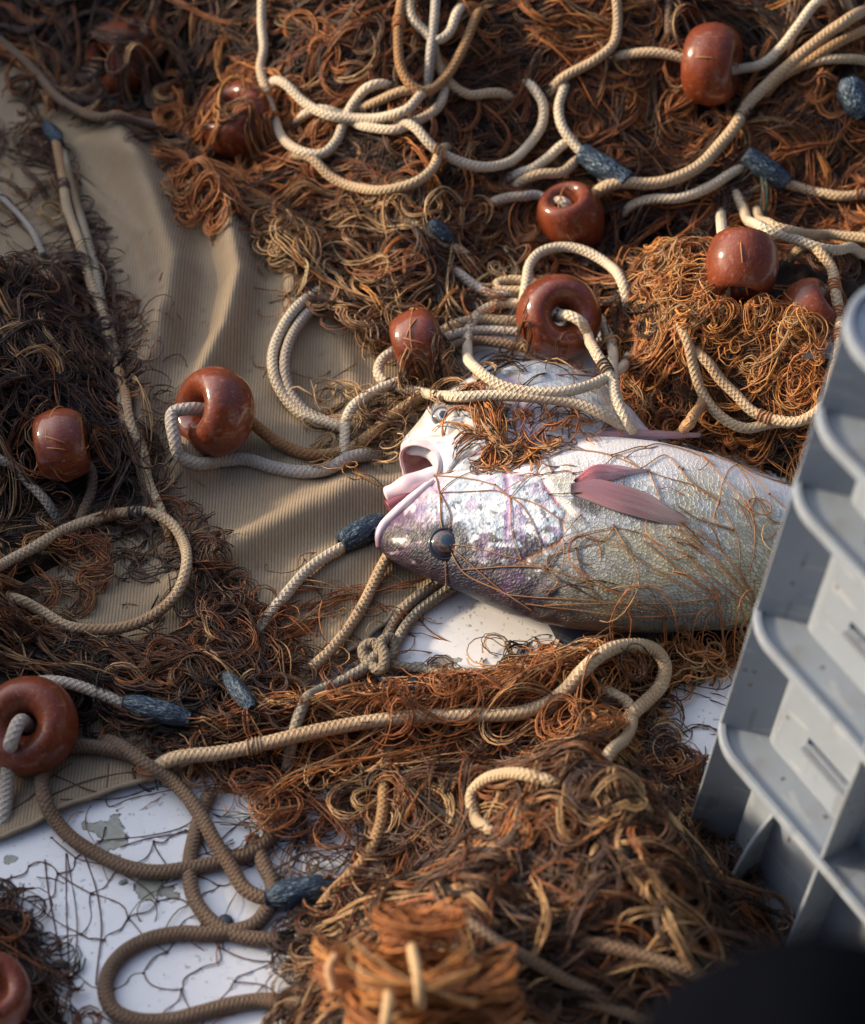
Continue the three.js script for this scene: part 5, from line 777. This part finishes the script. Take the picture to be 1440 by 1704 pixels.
rope('long dark rope snaking over the white deck at the bottom edge', [[420, 1395], [440, 1440], [454, 1472], [448, 1508], [424, 1538], [388, 1550], [347, 1554], [301, 1553], [248, 1563], [206, 1586], [182, 1617], [176, 1653], [191, 1683], [227, 1698], [284, 1698], [337, 1685], [390, 1671], [443, 1666], [520, 1674]], 'brown', { off: .0066, r: .0064, fine: true, stain: .2 });
rope('rope hanging through the loose net between deck and foreground heap', [[645, 1262], [639, 1312], [636, 1355], [622, 1405], [598, 1442], [560, 1478]], 'rust', { off: .022, stain: .5 });
rope('frayed pale rope curl on top of the foreground net heap', [[905, 1296], [875, 1288], [842, 1287], [805, 1299], [785, 1325], [790, 1362], [816, 1384]], 'tan', { off: .028 });
rope('blurred rope slanting across the dark foreground net', [[770, 1530], [832, 1570], [890, 1602], [960, 1640]], 'brown', { off: .022 });
rope('blurred tan rope near the bottom right of the foreground net', [[995, 1570], [1060, 1588], [1140, 1612]], 'brown', { off: .02 });
rope('blurred rope at the very bottom of the foreground net', [[990, 1668], [1050, 1688], [1110, 1712]], 'brown', { off: .02 });

// ---------------------------------------------------------------- lead weights on the ropes
const leadMap = tex(512, 256, (u, v) => { const a = fbm(u * 22, v * 11, 4), b = fbm(u * 80, v * 40, 3); return mix3(mix3([.010, .021, .036], [.035, .062, .095], a), [.22, .29, .34], .55 * sstep(.56, .70, b + .25 * (a - .5))); }, true);
const leadBump = tex(512, 256, (u, v) => { const k = fbm(u * 44, v * 22, 4); return [k, k, k]; });
const leadM = phys({ map: leadMap, bumpMap: leadBump, bumpScale: .0022, roughness: .45, metalness: .35 });
function weight(label, A, B, r, off, taper = .72) { const a = onSurf(A[0], A[1], off, S), b = onSurf(B[0], B[1], off, S), L = a.distanceTo(b), p = []; for (const [x, y] of [[.30, 0], [.60, .004], [taper, .03], [.90, .2], [1, .4], [1, .6], [.92, .8], [taper, .97], [.60, .996], [.30, 1]]) p.push(new THREE.Vector2(x * r, (y - .5) * L)); const g = new THREE.LatheGeometry(new THREE.SplineCurve(p).getPoints(36), 28), q = g.attributes.position; for (let k = 0; k < q.count; k++) { const x = q.getX(k), y = q.getY(k), z = q.getZ(k), an = Math.atan2(z, x), s = 1 + .10 * (fbm(Math.cos(an) * 1.5 + 4, y * 70 + Math.sin(an) * 1.5, 3) - .5); q.setXYZ(k, x * s, y, z * s); } g.computeVertexNormals(); const m = mesh('lead_weight', g, leadM); m.position.copy(a).add(b).multiplyScalar(.5); m.quaternion.setFromUnitVectors(new THREE.Vector3(0, 1, 0), b.clone().sub(a).normalize()); m.userData = { label, category: 'weight' }; }
weight('dark blue cylinder weight on the rope left end of the diagonal rope', [966, 254], [1046, 304], .0125, .031, .9);
weight('frosted blue weight on the rope near the right edge', [1240, 256], [1310, 306], .0115, .030, .8);
weight('bright blue tapered weight between the maroon float and the net strip', [206, 1166], [318, 1198], .0095, .021, .6);
weight('dark slate weight touching the fish snout on the cloth', [566, 904], [640, 868], .0125, .012, .75);
weight('dark blue bulging weight on the deck beside the foreground net', [440, 1496], [556, 1474], .0125, .013, .5);
weight('small light blue weight at the top of the straight doubled rope', [76, 206], [100, 238], .0075, .016, .6);
weight('blue weight glimpsed between net strands left of the net strip', [376, 1122], [420, 1180], .0075, .016, .6);
weight('blue grey oval weight in shadow at the right edge below the diagonal rope', [1408, 128], [1436, 196], .015, .028, .5);
weight('small blue weight buried in net at the centre of the upper heap', [714, 366], [752, 402], .0075, .022, .6);

// ---------------------------------------------------------------- crate
{
  const C0 = P(1100, 1392, .0), t = thing('plastic_crate', 'grey plastic crate with rounded horizontal ribs standing at the right edge', 'crate', C0);
  const yaw = Math.atan2(.835, .55), lean = .085; // the ribs run towards the viewer and right; the crate leans right
  t.quaternion.setFromAxisAngle(new THREE.Vector3(0, 0, 1), -lean).multiply(new THREE.Quaternion().setFromAxisAngle(new THREE.Vector3(0, 1, 0), -yaw));
  t.updateMatrixWorld(true);
  // local axes: +x along the near face, +z towards the outside of the near face, +y up; the far face runs along -z
  const plasticMap = tex(1024, 1024, (u, v) => { const a = fbm(u * 6, v * 6, 4), b = fbm(u * 70, v * 70, 3), k = .94 + .14 * (a - .5) + .10 * (b - .5); let c = [.275 * k, .315 * k, .365 * k]; const s = sstep(.70, .76, fbm(u * 30 + 9, v * 130, 3)); c = mix3(c, [.46, .47, .47], .35 * s); const g = sstep(.60, .74, fbm(u * 9 + 40, v * 9, 4) + .2 * (b - .5)); c = mix3(c, [.16, .135, .105], .45 * g); if (hash(Math.floor(u * 300), Math.floor(v * 300)) > .996) c = mix3(c, [.10, .08, .06], .8); const w = sstep(.74, .78, fbm(u * 90 + 3, v * 16, 3)); return mix3(c, [.14, .15, .16], .4 * w); }, true);
  const bump = tex(512, 512, (u, v) => { const k = .5 + .5 * (fbm(u * 120, v * 120, 3) - .5); return [k, k, k]; });
  const m = phys({ map: plasticMap, bumpMap: bump, bumpScale: .0004, roughness: .48, specularIntensity: .6, side: THREE.DoubleSide });
  const X = .50, Z = .38, wallIn = .036, Rr = .048, h = py => { let lo = 0, hi = 1.2; for (let k = 0; k < 40; k++) { const q = (lo + hi) / 2, p = t.localToWorld(new THREE.Vector3(.004, q, -.004)); if (toPx(p)[1] > py) lo = q; else hi = q; } return lo; };
  const outline = (inset, R) => { const s = new THREE.Shape(), a = inset; s.moveTo(X, -a); s.lineTo(a + R, -a); s.absarc(a + R, -a - R, R, Math.PI / 2, Math.PI, false); s.lineTo(a, -Z); s.lineTo(a + .004, -Z); s.lineTo(X, -Z); s.closePath(); return s; };
  const ribLevels = [1375, 1201, 1013, 800, 676, 528].map(h), top = ribLevels[ribLevels.length - 1];
  const slab = (shape, y, th, bev) => { const g = new THREE.ExtrudeGeometry(shape, { depth: th, bevelEnabled: true, bevelSize: bev, bevelThickness: bev, bevelSegments: 3, curveSegments: 24 }); g.rotateX(Math.PI / 2); g.translate(0, y + th / 2, 0); return g; };
  // shape coordinates (x, y) become (x, -y) on the ground after the turn: flip so that the near face is at z = 0
  const rib = y => { const s = outline(0, Rr), hl = new THREE.Path(), a = wallIn + .004; hl.moveTo(X - .004, -a); hl.lineTo(X - .004, -Z + .004); hl.lineTo(a, -Z + .004); hl.lineTo(a, -a - .02); hl.absarc(a + .02, -a - .02, .02, Math.PI, Math.PI / 2, true); hl.closePath(); s.holes.push(hl); const g = slab(s, y, .0022, .0011); g.scale(1, 1, -1); const ix = g.attributes; flip(g); return g; };
  function flip(g) { const p = g.attributes.position; if (g.index) { const i = g.index.array; for (let k = 0; k < i.length; k += 3) { const q = i[k]; i[k] = i[k + 1]; i[k + 1] = q; } } else for (const n of ['position', 'normal', 'uv']) { const a = g.attributes[n], s = a.itemSize, r = a.array; for (let k = 0; k < a.count; k += 3) for (let c = 0; c < s; c++) { const q = r[k * s + c]; r[k * s + c] = r[(k + 1) * s + c]; r[(k + 1) * s + c] = q; } } g.computeVertexNormals(); }
  const toNear = g => { g.scale(1, 1, -1); flip(g); return g; };
  // turn so that the near face normal is +z: outline y runs -inset at the near face, extruded then mirrored
  for (const y of ribLevels) { const g = slab((() => { const s = outline(0, Rr), hl = new THREE.Path(), a = wallIn + .004; hl.moveTo(X - .004, -a); hl.lineTo(a + .02, -a); hl.absarc(a + .02, -a - .02, .02, Math.PI / 2, Math.PI, false); hl.lineTo(a, -Z + .004); hl.lineTo(X - .004, -Z + .004); hl.closePath(); s.holes.push(hl); return s; })(), y, .0022, .0011); toNear(g); g.scale(1, 1, -1); flip(g); g.translate(0, 0, 0); mesh('rib', g, m, t); const rs = outline(0, Rr); rs.holes.push(new THREE.Path(outline(.0032, Rr - .0032).getPoints(24).map((v, k, L) => v.x > X - .001 ? new THREE.Vector2(X - .003, v.y) : v).reverse())); const rg = slab(rs, y + .0015, .0065, .0009); toNear(rg); rg.scale(1, 1, -1); flip(rg); mesh('rim', rg, m, t); }
  // wall of the near face, with slots, and the far face
  const webs = [.150, .300, .450], slots = [];
  for (let k = 0; k < ribLevels.length - 1; k++) for (let w = 0; w < 3; w++) { const y0 = ribLevels[k], y1 = ribLevels[k + 1]; if ((k + w) % 2 === 1 || k > 0) slots.push([webs[w] - .070, y0 + (y1 - y0) * .30, .056, .008]); }
  const ws = new THREE.Shape(); ws.moveTo(wallIn + .018, 0); ws.lineTo(X, 0); ws.lineTo(X, top); ws.lineTo(wallIn + .018, top); ws.closePath();
  for (const [x, y, a, b] of slots) { const q = new THREE.Path(); q.moveTo(x, y); q.lineTo(x, y + b); q.lineTo(x + a, y + b); q.lineTo(x + a, y); q.closePath(); ws.holes.push(q); }
  const wg = new THREE.ExtrudeGeometry(ws, { depth: .004, bevelEnabled: false }); wg.translate(0, 0, -wallIn - .004); 
  const wall = mesh('wall', wg, m, t); wall.position.z = 0;
  const cw = new THREE.CylinderGeometry(.018, .018, top, 24, 1, true, -Math.PI / 2, Math.PI / 2); // rounded corner of the wall
  cw.rotateY(0); cw.translate(wallIn + .018, top / 2, -wallIn - .018); const cm = mesh('corner_wall', cw, m, t); cm.scale.set(1, 1, 1);
  const fw = new THREE.BoxGeometry(.004, top, Z - wallIn - .02); fw.translate(wallIn + .002, top / 2, -(Z + wallIn + .02) / 2); mesh('wall', fw, m, t);
  const bw = new THREE.BoxGeometry(.004, top, Z - wallIn - .004); bw.translate(X - .003, top / 2, -(Z + wallIn) / 2 - .002); mesh('wall', bw, m, t);
  for (const [x, y, a, b] of slots) { const q = new THREE.BoxGeometry(a, .003, .006); q.translate(x + a / 2, y - .003, -wallIn + .003); mesh('ledge', q, m, t); }
  // uprights: one out to the rounded corner, others across the near face, cut between the ribs
  const web = (x0, z0, x1, z1, y0, y1) => { const L = Math.hypot(x1 - x0, z1 - z0), s = new THREE.Shape(); s.moveTo(0, y0); s.lineTo(L, y0); s.lineTo(L, y1); s.lineTo(0, y1); s.closePath(); const g = new THREE.ExtrudeGeometry(s, { depth: .0018, bevelEnabled: true, bevelSize: .0007, bevelThickness: .0007, bevelSegments: 2 }); g.translate(0, 0, -.0009); g.rotateY(-Math.atan2(z1 - z0, x1 - x0)); g.translate(x0, 0, z0); return g; };
  for (let k = 0; k < ribLevels.length - 1; k++) {
    const y0 = ribLevels[k] + .0024, y1 = ribLevels[k + 1] - .0024;
    mesh('upright', web(.014, -.014, wallIn + .006, -wallIn - .006, y0, y1), m, t);
    for (const x of webs) mesh('upright', web(x, -.003, x, -wallIn, y0, y1), m, t);
  }
  mesh('upright', web(.014, -.014, wallIn + .006, -wallIn - .006, 0, ribLevels[0] - .0024), m, t);
  { const y0 = ribLevels[0] + .002, H0 = (ribLevels[1] - ribLevels[0]) * .60, s = new THREE.Shape(); s.moveTo(0, y0); s.lineTo(.028, y0); s.quadraticCurveTo(.024, y0 + H0 * .7, .002, y0 + H0); s.lineTo(0, y0 + H0); s.closePath(); const g = new THREE.ExtrudeGeometry(s, { depth: .0018, bevelEnabled: true, bevelSize: .0008, bevelThickness: .0008, bevelSegments: 2 }); g.translate(0, 0, -.0009); g.rotateY(-Math.PI / 2); g.translate(.075, 0, -wallIn); mesh('gusset', g, m, t); }
}
// ---------------------------------------------------------------- wound bundle in the sun, close to the camera
{
  const c = bundleC, t = thing('net_bundle', 'sunlit orange net bundle with pale rope ends standing blurred at the bottom', 'net bundle', new THREE.Vector3());
  const mb = new MB(20000);
  const at = (px, py, h) => P(px, py, h);
  for (const [px, py, h, R, n, pal] of [[600, 1600, .22, .030, 60, { orange: 3, gold: 2, rust: 3 }], [690, 1610, .27, .038, 90, { gold: 3, orange: 4, rust: 1, tan: 1 }], [700, 1520, .27, .028, 40, { orange: 3, rust: 3 }], [770, 1620, .26, .034, 80, { orange: 4, gold: 2, rust: 2 }], [660, 1690, .26, .03, 60, { gold: 1, orange: 4, rust: 2 }], [790, 1690, .24, .03, 50, { orange: 3, rust: 3 }]]) {
    const q = at(px, py, h);
    for (let k = 0; k < n; k++) { const pts = [], th0 = rr(0, 6.28), tl = rr(-.7, .7), ph = rr(0, 6.28), r0 = R * Math.pow(rnd(), .35), sp = rr(3, 8); for (let s = 0; s <= 28; s++) { const a = th0 + s / 28 * sp, rr0 = r0 * (1 + .18 * Math.sin(a * 2.3 + ph)); pts.push(q.x + rr0 * Math.cos(a), q.y + rr0 * 1.2 * (Math.sin(a) * Math.cos(tl) * .8 + .5 * Math.sin(ph + a * .3)) - .02, q.z + rr0 * Math.sin(a + tl) * .9); } const cc = pick(pal), v = rr(.7, 1.2); mb.tube(pts, .0010, [cc[0] * v, cc[1] * v, cc[2] * v], 3); }
  }
  mesh('twine', mb.geo(), twineM, t).userData.kind = 'stuff';
  const piece = (name, pts, r, cl) => { const v = pts.map(p => at(...p)), cu = new THREE.CatmullRomCurve3(v, false, 'centripetal'), o = []; for (let k = 0; k <= 60; k++) { const p = cu.getPoint(k / 60); o.push(p.x, p.y, p.z); } const b = new MB(); b.tube(o, r, (s, a) => { const k = .8 + .4 * fbm(s * 120, a, 2); return [cl[0] * k, cl[1] * k, cl[2] * k]; }, 14, true, (s, a) => 1 + .05 * Math.sin(a * 4 + s * 900)); mesh(name, b.geo(true), std({ vertexColors: true, roughness: .85 }), t); };
  piece('rope_end', [[686, 1575, .27], [690, 1598, .298], [696, 1630, .302], [699, 1656, .296], [701, 1680, .265]], .0036, [.46, .30, .15]);
  piece('rope_end', [[650, 1640, .265], [647, 1664, .292], [643, 1695, .294], [640, 1740, .28]], .0038, [.46, .30, .15]);
  piece('rope_end', [[560, 1590, .24], [548, 1612, .24], [556, 1650, .235]], .0032, [.42, .25, .13]);
}
// ---------------------------------------------------------------- dark sack in the corner, deck fittings
{
  const a = P(1372, 1690, .95), prof = []; for (const [r, y] of [[.062, 0], [.060, .4], [.056, .8], [.050, .90], [.036, .945], [.018, .962], [.001, .966]]) prof.push(new THREE.Vector2(r, y));
  const g = new THREE.LatheGeometry(new THREE.SplineCurve(prof).getPoints(60), 48), p = g.attributes.position; for (let k = 0; k < p.count; k++) { const x = p.getX(k), y = p.getY(k), z = p.getZ(k), an = Math.atan2(z, x), s = 1 + .22 * (fbm(Math.cos(an) * 1.2 + 5, Math.sin(an) * 1.2 + y * 5, 3) - .5); p.setXYZ(k, x * s * 1.5, y + .02 * (fbm(x * 20 + 3, z * 20, 2) - .5), z * s); }
  g.computeVertexNormals();
  const m = mesh('black_post', g, phys({ color: col(.003, .0035, .005), roughness: 1, specularIntensity: 0 })); m.position.set(a.x, 0, a.z); m.userData = { label: 'black rounded post top blurred in the lower right corner before the crate', category: 'post' };
  const q = P(375, 1535, .001), b = mesh('deck_bolt', new THREE.LatheGeometry([[0, .004], [.004, .0038], [.0062, .0026], [.007, 0]].map(v => new THREE.Vector2(...v)), 24), phys({ color: col(.05, .06, .07), roughness: .4, metalness: .6 })); b.position.copy(q); b.userData = { label: 'small dark domed bolt in the white deck inside the rope bight', category: 'bolt' };
  const w = new MB(64), o = []; for (let k = 0; k <= 12; k++) { const e = P(86 + 30 * k / 12, 1608 - 5 * Math.sin(k / 4), .0025); o.push(e.x, e.y, e.z); } w.tube(o, t => .0035 * Math.pow(Math.sin(Math.PI * clamp(t * .9 + .05)), .6), (s, a) => mix3([.03, .025, .022], [.12, .09, .07], fbm(s * 400, a * 2)), 8, true); const wd = mesh('wood_scrap', w.geo(true), std({ vertexColors: true })); wd.userData = { label: 'dark splinter of debris lying on the white deck at lower left', category: 'debris' };
}
renderer.render(scene, camera);
